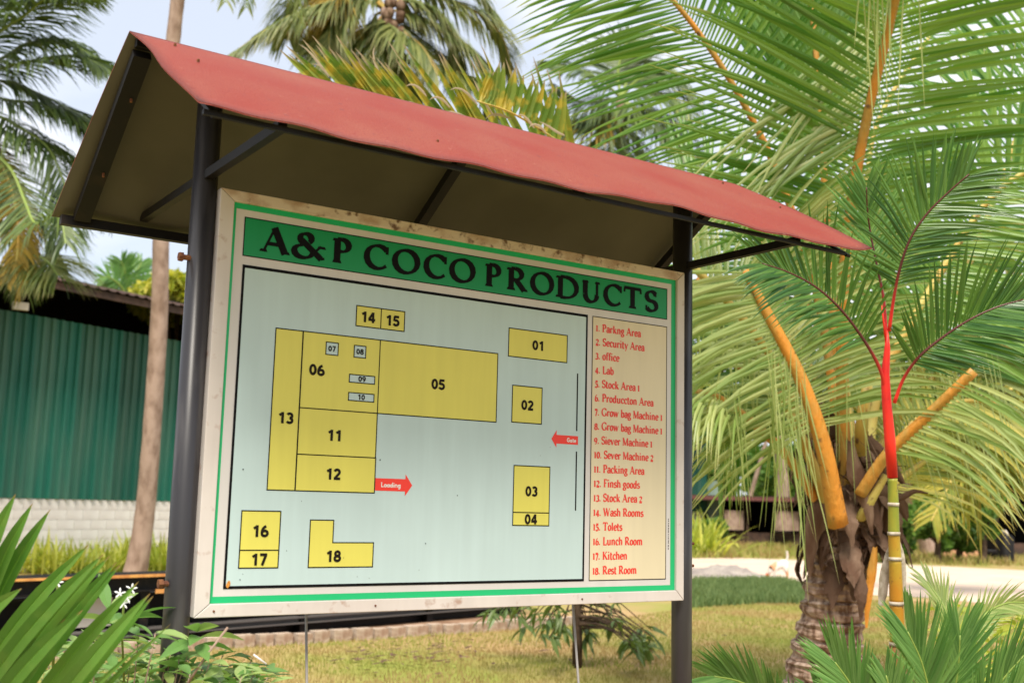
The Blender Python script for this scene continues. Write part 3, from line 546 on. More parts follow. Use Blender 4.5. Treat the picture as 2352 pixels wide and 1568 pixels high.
# stains and specks on the print
m_ = MB()
for c_, r in (((.0965, .0905), .0055), ((.0935, .0845), .005)):
    m_.add([bq(c_[0]+r*math.cos(a)*random.uniform(.8, 1.1), c_[1]+r*1.4*math.sin(a)*random.uniform(.8, 1.1), Y0-.0015-.0002*(r > .0052)) for a in np.linspace(0, 2*math.pi, 9)[:-1]], [tuple(range(8))])
m_.build('rust_spot', MT('rust_orange', (.65, .27, .05), .8, .2, col2=(.12, .05, .02), ns=160, ramp=(.5, .6)), sign)
m_ = MB()
for x_, z_ in ((.135, .115), (.128, .10), (.262, .179), (.443, .158), (.49, .103), (.53, .098), (.72, .2), (.70, .12), (.55, .45), (1.15, .49), (.118, .405), (1.19, .52), (.3, .32), (.83, .35)):
    r = random.uniform(.0009, .0020); m_.add([bq(x_+r*math.cos(a), z_+r*1.3*math.sin(a), Y0-.0017) for a in np.linspace(0, 2*math.pi, 7)[:-1]], [tuple(range(6))])
m_.build('speck', p_black, sign)
# mitred frame rails
def rail(name, o0, o1, i0, i1, mat):
    m_ = MB(); f_, k_ = -.010, .028; c = [bq(*o0, f_), bq(*o1, f_), bq(*i1, f_), bq(*i0, f_), bq(*o0, k_), bq(*o1, k_), bq(*i1, k_), bq(*i0, k_)]
    m_.add(c, [(0, 1, 2, 3), (4, 7, 6, 5), (0, 4, 5, 1), (1, 5, 6, 2), (2, 6, 7, 3), (3, 7, 4, 0)]); o = m_.build(name, mat, sign)
    bv = o.modifiers.new('bevel', 'BEVEL'); bv.width = .0022; bv.segments = 2; return o
E_ = .0006
O = [(0, 0), (1.794, 0), (1.794, 1.202), (0, 1.202)]; I = [(.0425, .036), (1.7585, .036), (1.7585, 1.1695), (.0425, 1.1695)]
rail('frame_rail', (O[0][0]+E_, 0), (O[1][0]-E_, 0), (I[0][0]+E_, I[0][1]), (I[1][0]-E_, I[1][1]), frame_m)
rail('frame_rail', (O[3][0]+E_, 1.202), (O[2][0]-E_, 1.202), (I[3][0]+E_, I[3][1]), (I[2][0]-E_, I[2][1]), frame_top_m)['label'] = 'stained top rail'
rail('frame_rail', (0, E_), (0, 1.202-E_), (I[0][0], I[0][1]+E_), (I[3][0], I[3][1]-E_), frame_m)
rail('frame_rail', (1.794, E_), (1.794, 1.202-E_), (I[1][0], I[1][1]+E_), (I[2][0], I[2][1]-E_), frame_m)
m_ = MB()
for x_, z_ in ((.55, .018), (1.33, .017), (.055, .017)): m_.tube([bq(x_, z_, -.009), bq(x_, z_, -.0125)], [.0035, .003], 8)
m_.build('screw', rust_m, sign)
# ---- roof
RZ, RY = 1.617, .04; FY, FZ = -.575, 1.232; KY, KZ = .655, 1.222
XL, XR = -.275, 2.115
def roof_sheet(side):
    NX, NY = 60, 14; T = .0035; vs = []; 
    for layer in (0, 1):
        for i in range(NX+1):
            for j in range(NY+1):
                s = i/NX; t = j/NY
                xl = XL + (.0 if side else 0) ; x_ = xl+(XR-xl)*s
                if side == 0:
                    y_ = RY+(FY-.02-RY)*t; z_ = RZ+(FZ-.012-RZ)*t + .016*math.sin(math.pi*t)
                    # hand-bent edges: the eave waves, the corners lift
                    z_ += .003*t*t*math.sin(s*23)+.012*t*t*math.exp(-((s-.62)/.13)**2) + .003*t*math.sin(s*61+1)
                    if s < .06: z_ += .018*t*(1-s/.06)*math.sin(t*3.0)-.018*math.sin(math.pi*t)*(1-s/.06); x_ += .012*math.sin(t*7)*(1-s/.06)
                    if s > .93: z_ += .030*t*t*((s-.93)/.07)**2; x_ += .02*t*t*((s-.93)/.07)
                else:
                    y_ = RY+(KY+.03-RY)*t; z_ = RZ+(KZ-.014-RZ)*t + .010*math.sin(math.pi*t) + .003*t*math.sin(s*40)
                    if s < .06: x_ -= .035*t*(1-s/.06)
                vs.append(bq(x_, z_-(T if layer else 0), y_))
    n_ = (NX+1)*(NY+1); id_ = lambda l, i, j: l*n_+i*(NY+1)+j; m_ = MB(); f0 = []; f1 = []
    for i in range(NX):
        for j in range(NY):
            a, b, c, d = id_(0, i, j), id_(0, i+1, j), id_(0, i+1, j+1), id_(0, i, j+1)
            f0.append((d, c, b, a) if side == 0 else (a, b, c, d)); a, b, c, d = a+n_, b+n_, c+n_, d+n_; f1.append((a, b, c, d) if side == 0 else (d, c, b, a))
    ed_ = []
    for i in range(NX):
        ed_.append((id_(0, i, NY), id_(0, i+1, NY), id_(1, i+1, NY), id_(1, i, NY))); ed_.append((id_(0, i, 0), id_(0, i+1, 0), id_(1, i+1, 0), id_(1, i, 0)))
    for j in range(NY):
        ed_.append((id_(0, 0, j), id_(0, 0, j+1), id_(1, 0, j+1), id_(1, 0, j))); ed_.append((id_(0, NX, j), id_(0, NX, j+1), id_(1, NX, j+1), id_(1, NX, j)))
    m_.add(vs, f0+ed_); m_.m = [0]*len(m_.m); m_.f += f1; m_.m += [1]*len(f1)
    return m_.build('roof_sheet', [red_roof, roof_under], sign, smooth=True)
roof_sheet(0); roof_sheet(1)
def bar(name, p, q, w_=.028, h_=.028, up=V((0, 0, 1))): return MB().beam(p, q, w_, h_, up).build(name, black_steel, sign)
off = .022
bar('ridge_bar', bq(XL+.02, RZ-.03, RY), bq(XR-.03, RZ-.03, RY), .025, .025)
bar('eave_bar', bq(XL+.03, FZ-.018, FY+.012), bq(XR-.09, FZ-.018, FY+.012), .012, .012)
bar('eave_bar', bq(XL-.015, KZ-.030, KY-.0), bq(XR-.03, KZ-.030, KY-.0), .03, .03)
for x_ in (XL+.045, .90, XR-.05):
    bar('rafter', bq(x_, RZ-.052, RY+.02), bq(x_, KZ-.020, KY-.02), .05 if x_ < 0 else .034, .03)  # left rafter made wider so its black also covers the shadow beside it
    bar('rafter', bq(x_+.03, RZ-.026, RY-.02), bq(x_+.03, FZ-.010, FY+.05), .02, .010)
for x_ in (-.034, 1.83):
    bar('strut', bq(x_-.0, 1.236, FY+.045), bq(x_-.0, 1.236, KY-.02), .024, .026)
0 and bar('cross_bar', bq(-.03, 1.24, .06), bq(1.83, 1.24, .06), .02, .03)
for (px_, py_) in ((382, 91), (437, 163)): pass
m_ = MB()
for t in (.24, .66):
    p = bq(XL+.055, RZ+(KZ-RZ)*t-.045, RY+(KY-RY)*t); m_.tube([p+V((0, 0, .02)), p+V((0, -.008, -.016))], [.005, .004], 6)
m_.build('roofing_screw', rust_m, sign)
m_ = MB()
for s, tq in ((.045, .12), (.05, .40), (.3, .8), (.93, .15), (.96, .5)):
    for t in (tq,):
        x_ = XL+(XR-XL)*s; z_ = RZ+(FZ-.012-RZ)*t+.016*math.sin(math.pi*t); y_ = RY+(FY-.02-RY)*t; m_.tube([bq(x_, z_, y_), bq(x_, z_+.006, y_-.004)], [.005, .003], 6)
m_.build('roofing_screw', rust_m, sign)
# thin grey rods behind the board
for a_, b_, lb in (((703, 1405), (705, 1600), 'thin grey metal rod rising to the board edge near the left post'), ((1316, 1385), (1331, 1600), 'thin slanting grey metal rod in front of the sapling trunk')):
    p = ony(*a_, .10); q = ony(*b_, .10); d = (q-p)/(q.z-p.z); g0 = p+d*(-.03-p.z); tp = p+d*(.12)
    tag(MB().tube([g0, tp], [.0042, .0042], 8).build('metal_rod', grey_rod, smooth=True), lb, 'rod', 'thin rods under the board')

# ------------------------------------------------------------------ fronds
def catmull(P, n):
    P = [V(p) for p in P]; P = [P[0]*2-P[1]]+P+[P[-1]*2-P[-2]]; out_ = []
    m = len(P)-3
    for i in range(n+1):
        s = i/n*m; k = min(int(s), m-1); t = s-k; a, b, c, d = P[k:k+4]
        out_.append(.5*((2*b)+(-a+c)*t+(2*a-5*b+4*c-d)*t*t+(-a+3*b-3*c+d)*t*t*t))
    return out_
DOWN = V((0, 0, -1))
def leaflet(mb, p, d, T, L, w_, droop, var, K=5, fold=.25, curl=0.):
    """ribbon with a folded midrib; K segments"""
    d = d.normalized(); vs = []; bs = []; prof = (.45, .95, 1., .82, .5, .04) if K == 5 else tuple([.5, 1., .75, .06][:K+1])
    for i in range(K+1):
        t = i/K; wv = (T - d*T.dot(d)); wv = wv.normalized() if wv.length > 1e-4 else V((1, 0, 0)); nn = wv.cross(d)
        hw = w_*prof[i]/2; vs += [p-wv*hw, p+nn*(hw*fold), p+wv*hw]; bs += [t]*3
        if i < K:
            p = p+d*(L/K); d = (d+DOWN*(droop*(.3+t*1.4)/K)+wv*(curl/K)).normalized()
    fs = []
    for i in range(K): fs += [(3*i, 3*i+1, 3*i+4, 3*i+3), (3*i+1, 3*i+2, 3*i+5, 3*i+4)]
    mb.add(vs, fs, var, bs)
PROF = lambda t: (.45+.55*min(1, t/.18))*(1-.62*max(0, (t-.45)/.55)**1.6)
def frond(root, P, r0, r1, n, L, w_, mat_stem, mat_leaf, a0=72, a1=28, start=.2, end=1., droop=.8, lift=.25, face=0., single=False, sides=(-1, 1), name='frond', jit=.12,
          K=5, prof=PROF, lname='leaflet', skip=0., var=(0, 1), cut=False, label=None, ell=.7, stem_var=0., facev=None, fold=.3, merge=False):
    C_ = catmull(P, 26); mb = MB(); n_ = len(C_)
    mb.tube(C_, [r0+(r1-r0)*(i/(n_-1))**.8 for i in range(n_)], 7, ell=ell, a=stem_var)
    if stem_var:  # red fades to dark along the stem
        mb.a = [max(0, 1-b_*stem_var) for b_ in mb.b]
    lm = MB(); lens = [0]
    one = merge and not single
    tgt = []
    for i in range(n):
        t = start+(end-start)*(i+.5)/n; s = t*(n_-1); k = min(int(s), n_-2); p = C_[k].lerp(C_[k+1], s-k); T = (C_[k+1]-C_[k]).normalized()
        Nn = V((0, 0, 1))*(1-face) + (facev or -FWD)*face; Nn = Nn-T*Nn.dot(T)
        Nn = Nn.normalized() if Nn.length > .05 else (-FWD-T*(-FWD).dot(T)).normalized()
        S_ = T.cross(Nn)
        for sd_ in sides:
            if random.random() < skip: continue
            j = lambda q=jit: random.uniform(-q, q)
            tt_ = (t-start)/(end-start); an = rad(a0+(a1-a0)*tt_)+j(); lf = lift+j(); d = T*math.cos(an)+(S_*sd_*math.cos(lf)+Nn*math.sin(lf))*math.sin(an)
            ll = L*prof(tt_)*random.uniform(.85, 1.08); vv = min(1, max(0, random.uniform(*var)))
            q = p+S_*sd_*(r0+(r1-r0)*t)*.6
            if single: tgt.append((q, d, T*1., ll, w_*random.uniform(.85, 1.15), droop*random.uniform(.6, 1.4), vv))
            else: leaflet(lm, q, d, T, ll, w_*random.uniform(.85, 1.15), droop*random.uniform(.6, 1.4), vv, K, fold=fold)
    if one:
        nb_ = len(mb.f); mb.v += []; off_ = len(mb.v); mb.v += lm.v; mb.f += [tuple(i+off_ for i in f) for f in lm.f]; mb.a += lm.a; mb.b += lm.b; mb.m = [0]*nb_+[1]*len(lm.f)
        fo = mb.build(name, [mat_stem, mat_leaf], root, smooth=False, label=label); return fo
    fo = mb.build(name, mat_stem, root, smooth=True, label=label)
    if single:
        for a_ in tgt:
            x = MB(); leaflet(x, *a_, K=K, fold=fold); x.build(lname, mat_leaf, fo)
    elif lm.v:
        lo = lm.build('leaflets', mat_leaf, fo); lo['kind'] = 'stuff'
    return fo
def AT(l, dep=None): return [at(*(p if len(p) == 3 else (p[0], p[1], dep))) for p in l]

# ---------------- big coconut palm on the right
base = at(1893, 1600, 8.0); base.z = 0
cp = empty('coconut_palm', base, 'young stout coconut palm with orange leaf stalks on the right of the board', 'palm tree')
tr = AT([(1880, 1700, 8.0), (1888, 1568, 8.0), (1905, 1450, 8.0), (1920, 1330, 8.0), (1930, 1230, 8.0), (1935, 1150, 8.0)]); tr[0].z = -.1
Ct = catmull(tr, 90); m_ = MB(); rr = []
for i in range(91):
    t = i/90; r = .215-.02*t+.075*max(0, 1-t*2.2); ph = (i % 7)/7; rr.append(r*(1+.10*(ph < .3)-.03*ph)*random.uniform(.985, 1.015))
m_.tube(Ct, rr, 26, jit=.035); 
m_.a = [random.uniform(.0, .75) if random.random() < .5 else .1 for _ in m_.a]; m_.build('trunk', bark_coco, cp)
# ring scars as raised collars
for i in range(4, 72, 7):
    m_ = MB(); m_.tube([Ct[i]+V((0, 0, .012)), Ct[i]+V((0, 0, -.004)), Ct[i]+V((0, 0, -.05))], [rr[i]*1.03, rr[i]*1.15, rr[i]*1.01], 26, cap=False, jit=.03); m_.a = [random.uniform(.3, 1) for _ in m_.a]; m_.build('leaf_scar', bark_coco, cp)
# dead sheaths and fibre
def strip(mb, P, ws, var, N_=None, curve=.25, rag=0.):
    C_ = catmull(P, 12); n_ = len(C_); vs = []; bs = []
    for i, p in enumerate(C_):
        t = i/(n_-1); T = (C_[min(i+1, n_-1)]-C_[max(i-1, 0)]).normalized(); fr = (N_ or -FWD); S_ = T.cross(fr).normalized(); nn = S_.cross(T)
        s = t*(len(ws)-1); k = min(int(s), len(ws)-2); w_ = ws[k]*(1-(s-k))+ws[k+1]*(s-k)
        for q in (-1, -.5, 0, .5, 1):
            vs.append(p+S_*(w_/2*q*(1+random.uniform(-rag, rag)))+nn*(w_*curve*(1-q*q))+T*random.uniform(-rag, rag)*.06); bs.append(t)
    fs = [(5*i+j, 5*i+j+1, 5*i+j+6, 5*i+j+5) for i in range(n_-1) for j in range(4)]
    mb.add(vs, fs, var, bs)
def dead(P, ws, var=.3, mat=None, rag=.12, name='dead_sheath', dep=7.75):
    m_ = MB(); strip(m_, AT(P, dep), ws, var, rag=rag); return m_.build(name, mat or husk_m, cp, smooth=True)
dead([(1900, 1130), (1880, 1180), (1864, 1240), (1860, 1325)], [.06, .15, .14, .09, .012], .35, dep=7.72, rag=.2)
dead([(1985, 1110), (2030, 1130), (2065, 1160), (2085, 1195)], [.12, .17, .12, .02], .6, dep=7.8, rag=.25)
dead([(1990, 1140), (2030, 1180), (2055, 1230), (2070, 1280)], [.15, .15, .11, .02], .2, dep=7.85, rag=.25)
dead([(1990, 1000), (2010, 1040), (2040, 1060), (2075, 1110)], [.08, .14, .12, .03], .9, dep=8.1, rag=.2)
dead([(2010, 1255), (2003, 1310), (1993, 1380), (1990, 1440)], [.03, .07, .05, .015], .1, mat=stem_orange, rag=.15, name='torn_stalk', dep=7.7)
dead([(1950, 1010), (1966, 1090), (1990, 1150), (2003, 1225)], [.05, .12, .10, .015], .0, dep=7.62, rag=.15)
dead([(2040, 1150), (2075, 1140), (2100, 1128), (2130, 1132)], [.03, .05, .03, .01], .9, dep=7.6)
ctr = at(1938, 1150, 8.05)
MB().tube([Ct[84], V((ctr.x, ctr.y, 1.55)), V((ctr.x, ctr.y, 1.85)), V((ctr.x, ctr.y, 2.15))], [.17, .17, .13, .05], 14, jit=.15).build('crown_core', MT('core_dark', (.035, .022, .015), .95, .1, col2=(.10, .06, .04), ns=12, bump=(30, .8, .02)), cp)
for i in range(95):
    an = random.uniform(0, 6.28); zt_ = random.uniform(1.35, 2.15); rr0 = random.uniform(.10, .20); o_ = V((math.cos(an), math.sin(an), 0)); Lh = random.uniform(.25, .55)
    p0 = V((ctr.x, ctr.y, zt_))+o_*rr0; flare_ = random.uniform(.02, .26)
    P_ = [p0, p0+o_*flare_*.6+V((0, 0, -Lh*.35)), p0+o_*flare_+V((0, 0, -Lh*.7)), p0+o_*(flare_+random.uniform(-.05, .08))+V((0, 0, -Lh))]
    if random.random() < .3: P_ = [V((q_.x, q_.y, 2*p0.z-q_.z-.15)) for q_ in P_]
    m_ = MB(); strip(m_, P_, [.05, random.uniform(.07, .16), random.uniform(.05, .14), .015], random.random(), N_=o_, rag=.28, curve=.2); m_.build('dead_sheath', husk_m, cp)
m_ = MB()
for i in range(420):     # coarse fibre around the crown base
    p = at(random.gauss(1945, 36), random.uniform(1000, 1290), random.uniform(7.74, 8.1)); d = V((random.uniform(-.5, .5), random.uniform(-.5, .5), random.uniform(-1, .3))).normalized()
    leaflet(m_, p, d, V((d.y, -d.x, .3)), random.uniform(.1, .3), random.uniform(.008, .03), 1., random.random(), K=3)
o = m_.build('crown_fibre', husk_m, cp); o['kind'] = 'stuff'
so_, lc = stem_orange, leaf_coco
# hero fronds (leaflets singly)
frond(cp, AT([(1935, 1190, 8.0), (1925, 1000, 8.1), (1880, 690, 8.2), (1785, 395, 8.1), (1665, 165, 7.9), (1540, -5, 7.7), (1400, -130, 7.4)]), .055, .014, 78, 1.2, .027, so_, lc, a0=86, a1=42, start=.42, droop=.35, lift=.02, face=.95, single=True, prof=lambda t: .75+.35*math.sin(math.pi*t), jit=.09)
frond(cp, AT([(1950, 1190, 7.9), (1935, 900, 7.8), (1942, 580, 7.7), (1985, 300, 7.5), (2050, 30, 7.2), (2090, -170, 6.8)]), .062, .030, 72, 1.45, .034, so_, lc, a0=76, a1=62, start=.38, droop=.35, lift=.05, face=.95, single=True, sides=(1, -1), prof=lambda t: .8+.3*math.sin(math.pi*t), jit=.09)
# remaining fronds
frond(cp, AT([(1945, 1150, 8.2), (1905, 600, 8.4), (1878, 170, 8.5), (1856, -60, 8.5)]), .045, .022, 70, 1.5, .045, so_, lc, a0=30, a1=14, start=.50, droop=.1, lift=.0, face=1, prof=lambda t: 1.1-.3*t, jit=.04, var=(.1, .6))
frond(cp, AT([(1925, 1205, 7.55), (1890, 1020, 7.45), (1835, 860, 7.4), (1755, 705, 7.35), (1712, 622, 7.3)]), .080, .026, 60, 1.1, .030, so_, leaf_coco_pale, a0=95, a1=62, start=.30, droop=1.2, lift=.1, face=.85, prof=lambda t: 1., ell=.8)
frond(cp, AT([(1895, 1180, 7.8), (1815, 1055, 7.6), (1722, 965, 7.5), (1630, 905, 7.45), (1545, 915, 7.4), (1450, 980, 7.4)]), .045, .015, 40, .72, .024, so_, leaf_coco_pale, a0=70, a1=40, start=.45, droop=3.2, lift=.0, face=.3, prof=lambda t: 1.)
frond(cp, AT([(1975, 1135, 7.6), (2040, 1040, 7.5), (2140, 945, 7.4), (2237, 852, 7.3)]), .055, .044, 20, .9, .028, so_, leaf_coco_pale, a0=60, a1=75, start=.35, end=.95, droop=1.7, lift=.1, face=.5, prof=lambda t: 1.1, sides=(1,))
frond(cp, AT([(1985, 1110, 8.3), (2015, 900, 8.5), (2080, 765, 8.6), (2155, 635, 8.7), (2280, 450, 8.8), (2420, 360, 8.8)]), .058, .02, 70, 1.2, .034, stem_gold, lc, a0=80, a1=45, start=.4, droop=1.0, lift=.1, face=.8, prof=lambda t: 1.)
frond(cp, AT([(1900, 1180, 8.3), (1860, 1010, 8.4), (1790, 920, 8.5), (1690, 840, 8.6), (1590, 800, 8.7), (1480, 800, 8.8)]), .05, .02, 60, .95, .032, so_, lc, a0=75, a1=50, start=.25, droop=1.3, lift=.1, face=.5, prof=lambda t: 1., var=(0, .5))
frond(cp, AT([(1960, 1180, 8.5), (1960, 1000, 8.8), (1900, 800, 9.2), (1800, 620, 9.6), (1680, 500, 10.), (1560, 440, 10.4)]), .05, .02, 76, 1.25, .034, so_, lc, a0=80, a1=45, start=.25, droop=.8, lift=.1, face=.8, prof=lambda t: 1., var=(0, .7))
frond(cp, AT([(1975, 1150, 8.5), (2060, 960, 8.8), (2160, 860, 9.), (2290, 800, 9.2), (2430, 830, 9.3)]), .05, .02, 70, 1.2, .032, stem_gold, leaf_coco_pale, a0=70, a1=40, start=.2, droop=1.8, lift=.1, face=.6, prof=lambda t: 1.)
frond(cp, AT([(1980, 1150, 8.6), (2100, 880, 8.9), (2220, 620, 9.3), (2330, 330, 9.7), (2420, 60, 10)]), .05, .02, 80, 1.4, .034, stem_gold, lc, a0=75, a1=50, start=.3, droop=.9, lift=.05, face=.8, prof=lambda t: 1., var=(0, .8))
frond(cp, AT([(1900, 1180, 8.2), (1850, 1000, 8.2), (1800, 870, 8.3), (1700, 720, 8.4), (1600, 640, 8.5)]), .045, .02, 56, .95, .030, so_, leaf_coco_pale, a0=70, a1=50, start=.3, droop=1.4, lift=.1, face=.6, prof=lambda t: 1.)
frond(cp, AT([(1990, 1165, 8.3), (2080, 1090, 8.6), (2190, 1030, 8.9), (2330, 1040, 9.2)]), .045, .015, 46, .9, .028, stem_gold, leaf_gold, a0=70, a1=40, start=.15, droop=1.9, lift=.1, face=.4, prof=lambda t: 1.)
frond(cp, AT([(1960, 1150, 8.7), (1980, 900, 9.2), (1990, 600, 9.8), (2010, 300, 10.4), (2150, 60, 11)]), .045, .02, 76, 1.3, .034, stem_gold, lc, a0=75, a1=50, start=.3, droop=1.0, lift=.1, face=.8, prof=lambda t: 1., var=(0, .5))
# drooping pale leaflets bunch hanging left from the tall frond
m_ = MB()
for i in range(30):
    t = i/29; p = at(2030-45*t, 20+300*t, 7.62-.1*t); d = (at(1600, 560, 7.3)-p).normalized()+V((random.uniform(-.1, .1), 0, random.uniform(-.05, .35)))
    leaflet(m_, p, d, V((0, 0, 1)), random.uniform(.9, 1.75), .030, random.uniform(.3, 1.0), random.random(), K=5)
for i in range(14):
    p = at(2052+random.uniform(-80, 60), random.uniform(-60, 10), 7.1); leaflet(m_, p, V((random.uniform(-.3, .25), 0, -1)), V((1, 0, 0)), random.uniform(.4, .95), .018, .5, random.uniform(.6, 1), K=5)
o = m_.build('hanging_leaflets', leaf_coco_pale, cp); o['kind'] = 'stuff'
m_ = MB()
def strands(n_, x0, x1, y0, y1, dep, l0, l1, lean=0., w_=.013):
    for i in range(n_):
        p = at(random.uniform(x0, x1), random.uniform(y0, y1), dep+random.uniform(-.15, .15)); leaflet(m_, p, V((lean+random.uniform(-.22, .22), random.uniform(-.15, .15), -1)), V((1, .2, 0)), random.uniform(l0, l1), w_*random.uniform(.7, 1.3), .6, random.uniform(.2, 1), K=5, curl=random.uniform(-.25, .25))
strands(40, 1760, 1850, 790, 980, 7.2, .5, 1.2, .14, .016)
strands(26, 1640, 1720, 880, 960, 7.3, .4, .8, 0.)
strands(9, 1900, 1990, 860, 940, 7.5, .4, .7, .1)
strands(60, 2040, 2300, 800, 960, 7.6, .5, 1.0, .45, .02)
strands(30, 1600, 1900, 640, 800, 7.9, .5, 1.0, -.1, .02)
o = m_.build('hanging_strands', leaf_coco_pale, cp); o['kind'] = 'stuff'
for P_, kk_ in (([(1985, 1150, 8.4), (2070, 1000, 8.5), (2170, 930, 8.6), (2290, 930, 8.7), (2400, 1010, 8.8)], dict(m=leaf_gold, L=1.0)), ([(1970, 1150, 8.6), (2040, 980, 9.0), (2120, 920, 9.2), (2200, 950, 9.3), (2250, 1040, 9.3)], dict(m=leaf_gold, L=.9)), ([(1900, 1150, 8.6), (1850, 980, 8.9), (1780, 900, 9.1), (1700, 900, 9.2), (1640, 980, 9.2)], dict(m=leaf_coco, L=.85)), ([(1910, 1150, 8.4), (1880, 900, 8.6), (1820, 780, 8.8), (1730, 740, 8.9), (1640, 780, 8.9)], dict(m=leaf_coco_pale, L=.95))):
    frond(cp, AT(P_), .04, .012, 60, kk_['L'], .028, stem_gold, kk_['m'], a0=72, a1=40, start=.2, droop=1.9, lift=.05, face=.45, prof=lambda t: 1.)
for P_, r_ in (([(1905, 1170, 7.75), (1872, 1080, 7.65), (1835, 990, 7.6), (1790, 900, 7.6)], .042), ([(1975, 1190, 7.7), (2000, 1150, 7.62), (2035, 1090, 7.6)], .042), ([(1940, 1180, 8.1), (1945, 1000, 8.1), (1935, 860, 8.2)], .075)):
    C2 = catmull(AT(P_), 14); MB().tube(C2, [r_*(1.25-.55*i/14) for i in range(15)], 9, ell=.62, jit=.05).build('leaf_stalk', stem_gold, cp, smooth=True)
# cut stubs
for P_, r_ in (([(1975, 1045, 7.8), (1980, 960, 7.75), (1992, 885, 7.7)], .058),):
    MB().tube(AT(P_), [r_, r_*.92, r_*.8], 9, ell=.6).build('cut_stalk', stem_gold if r_ < .06 else so_, cp, smooth=True)
# yellowing old frond reaching left behind the little roof
frond(cp, AT([(1900, 1150, 8.3), (1790, 850, 8.0), (1600, 620, 7.7), (1350, 430, 7.2), (1120, 345, 6.8), (960, 305, 6.5), (800, 262, 6.3)]), .04, .012, 40, .74, .050, stem_gold, leaf_yellow, a0=50, a1=30, start=.50, droop=-.05, lift=.0, face=1, sides=(1,), prof=lambda t: 1.02-.25*t, jit=.10, fold=.5, label='yellowing frond with dry curled tips')
m_ = MB()
for i in range(16):   # the dry curled tips of that frond
    px_ = 700+i*38+random.uniform(-12, 12); py_ = 135+i*9+random.uniform(-10, 30); p = at(px_+25, py_+25, 6.45); d = V((-.7, 0, .6)) if i % 3 else V((-.9, 0, .1))
    leaflet(m_, p, d, V((.4, 0, .8)), random.uniform(.14, .26), .018, random.uniform(1.5, 4), 1, K=5, curl=random.uniform(-1, 1.5))
m_.b = [1.]*len(m_.b); o = m_.build('dry_tips', leaf_yellow, cp); o['kind'] = 'stuff'
fr = frond(cp, AT([(1560, 620, 7.6), (1420, 420, 7.0), (1290, 330, 6.6), (1180, 262, 6.4), (1095, 232, 6.3)]), .014, .006, 15, .30, .048, stem_gold, leaf_yellow, a0=75, a1=95, start=.50, droop=-1.0, lift=.0, face=1, sides=(1,), prof=lambda t: 1.-.3*t, jit=.12, fold=.5)

# ---------------- palm with red crownshaft
def cyl(P, r): return P
cb = at(2062, 1568, 5.0); cb.z = 0
rp_ = empty('red_stem_palm', cb, 'slender palm with scarlet crownshaft and ringed yellow-green cane, in front of the coconut palm', 'palm tree')
nodes_ = [(2063, 1800), (2061, 1478), (2059, 1385), (2056, 1283), (2053, 1225), (2052, 1158), (2050, 1098)]
wr = [.034, .032, .030, .027, .025, .023, .021]
mats_ = [cane_brown, cane_o, cane_o, cane_o, cane_y, cane_y]
n0 = at(*nodes_[0], 5.0); n0.z = -.1
pp = [n0]+[at(x_, y_, 5.0) for x_, y_ in nodes_[1:]]
for i in range(6):
    MB().tube([pp[i], pp[i].lerp(pp[i+1], .12), pp[i].lerp(pp[i+1], .9), pp[i+1]], [wr[i]*1.02, wr[i], wr[i+1]*1.0, wr[i+1]*1.04], 20).build('cane_segment', mats_[i], rp_, smooth=True)
    if i < 5:
        MB().tube([pp[i+1]-V((0, 0, .008)), pp[i+1]+V((0, 0, .008))], [wr[i+1]*1.10, wr[i+1]*1.10], 20, jit=.02).build('cane_ring', ring_m, rp_, smooth=True)
MB().tube(AT([(2050, 1096), (2044, 1010), (2037, 930), (2033, 860), (2038, 800), (2038, 760)], 5.0), [.023, .024, .021, .019, .013, .004], 20).build('crownshaft', stem_red, rp_, smooth=True)
MB().tube(AT([(2037, 800, 5.0), (2029, 735, 5.0), (2024, 690, 5.0)]), [.006, .004, .002], 8).build('new_spear', stem_red, rp_, smooth=True)
for P_, ws_ in (([(2052, 1236), (2044, 1275), (2032, 1330), (2024, 1392)], [.02, .045, .05, .03]), ([(2060, 1236), (2070, 1280), (2074, 1330), (2078, 1380)], [.02, .035, .03, .01])):
    m_ = MB(); strip(m_, AT(P_, 5.06), ws_, .2, rag=.12); m_.build('split_sheath', ring_m, rp_)
kw = dict(single=True, face=.75, jit=.12, lname='leaflet', fold=.35, stem_var=3., ell=1.)
pf = lambda t: (.6+.5*math.sin(math.pi*min(1, t*1.15)))
frond(rp_, AT([(2036, 905, 5.0), (2022, 850, 4.98), (1990, 790, 4.95), (1935, 715, 4.9), (1875, 660, 4.86), (1810, 625, 4.82), (1750, 605, 4.8)]), .010, .003, 42, .36, .016, stem_dark, leaf_red_palm, a0=62, a1=30, start=.34, droop=.5, lift=.3, prof=pf, sides=(1, -1), **kw)
frond(rp_, AT([(2042, 760, 5.0), (2052, 690, 4.98), (2066, 620, 4.95), (2090, 550, 4.92), (2130, 490, 4.9), (2180, 440, 4.88), (2226, 400, 4.86)]), .009, .003, 44, .34, .016, stem_dark, leaf_red_palm, a0=68, a1=30, start=.25, droop=.55, lift=.15, prof=pf, sides=(1, -1), **kw)
frond(rp_, AT([(2054, 925, 4.97), (2075, 870, 4.95), (2110, 820, 4.9), (2160, 778, 4.88), (2225, 735, 4.86), (2290, 705, 4.85), (2350, 688, 4.85)]), .009, .003, 42, .36, .016, stem_dark, leaf_red_palm, a0=66, a1=28, start=.28, droop=.3, lift=.45, prof=pf, sides=(1, -1), **kw)
frond(rp_, AT([(2036, 780, 5.05), (2030, 690, 5.08), (2014, 610, 5.1), (2000, 540, 5.12), (1992, 480, 5.1), (1990, 430, 5.08)]), .008, .003, 28, .27, .017, stem_dark, leaf_low, a0=50, a1=20, start=.3, droop=.2, lift=.2, prof=pf, sides=(1, -1), **kw)
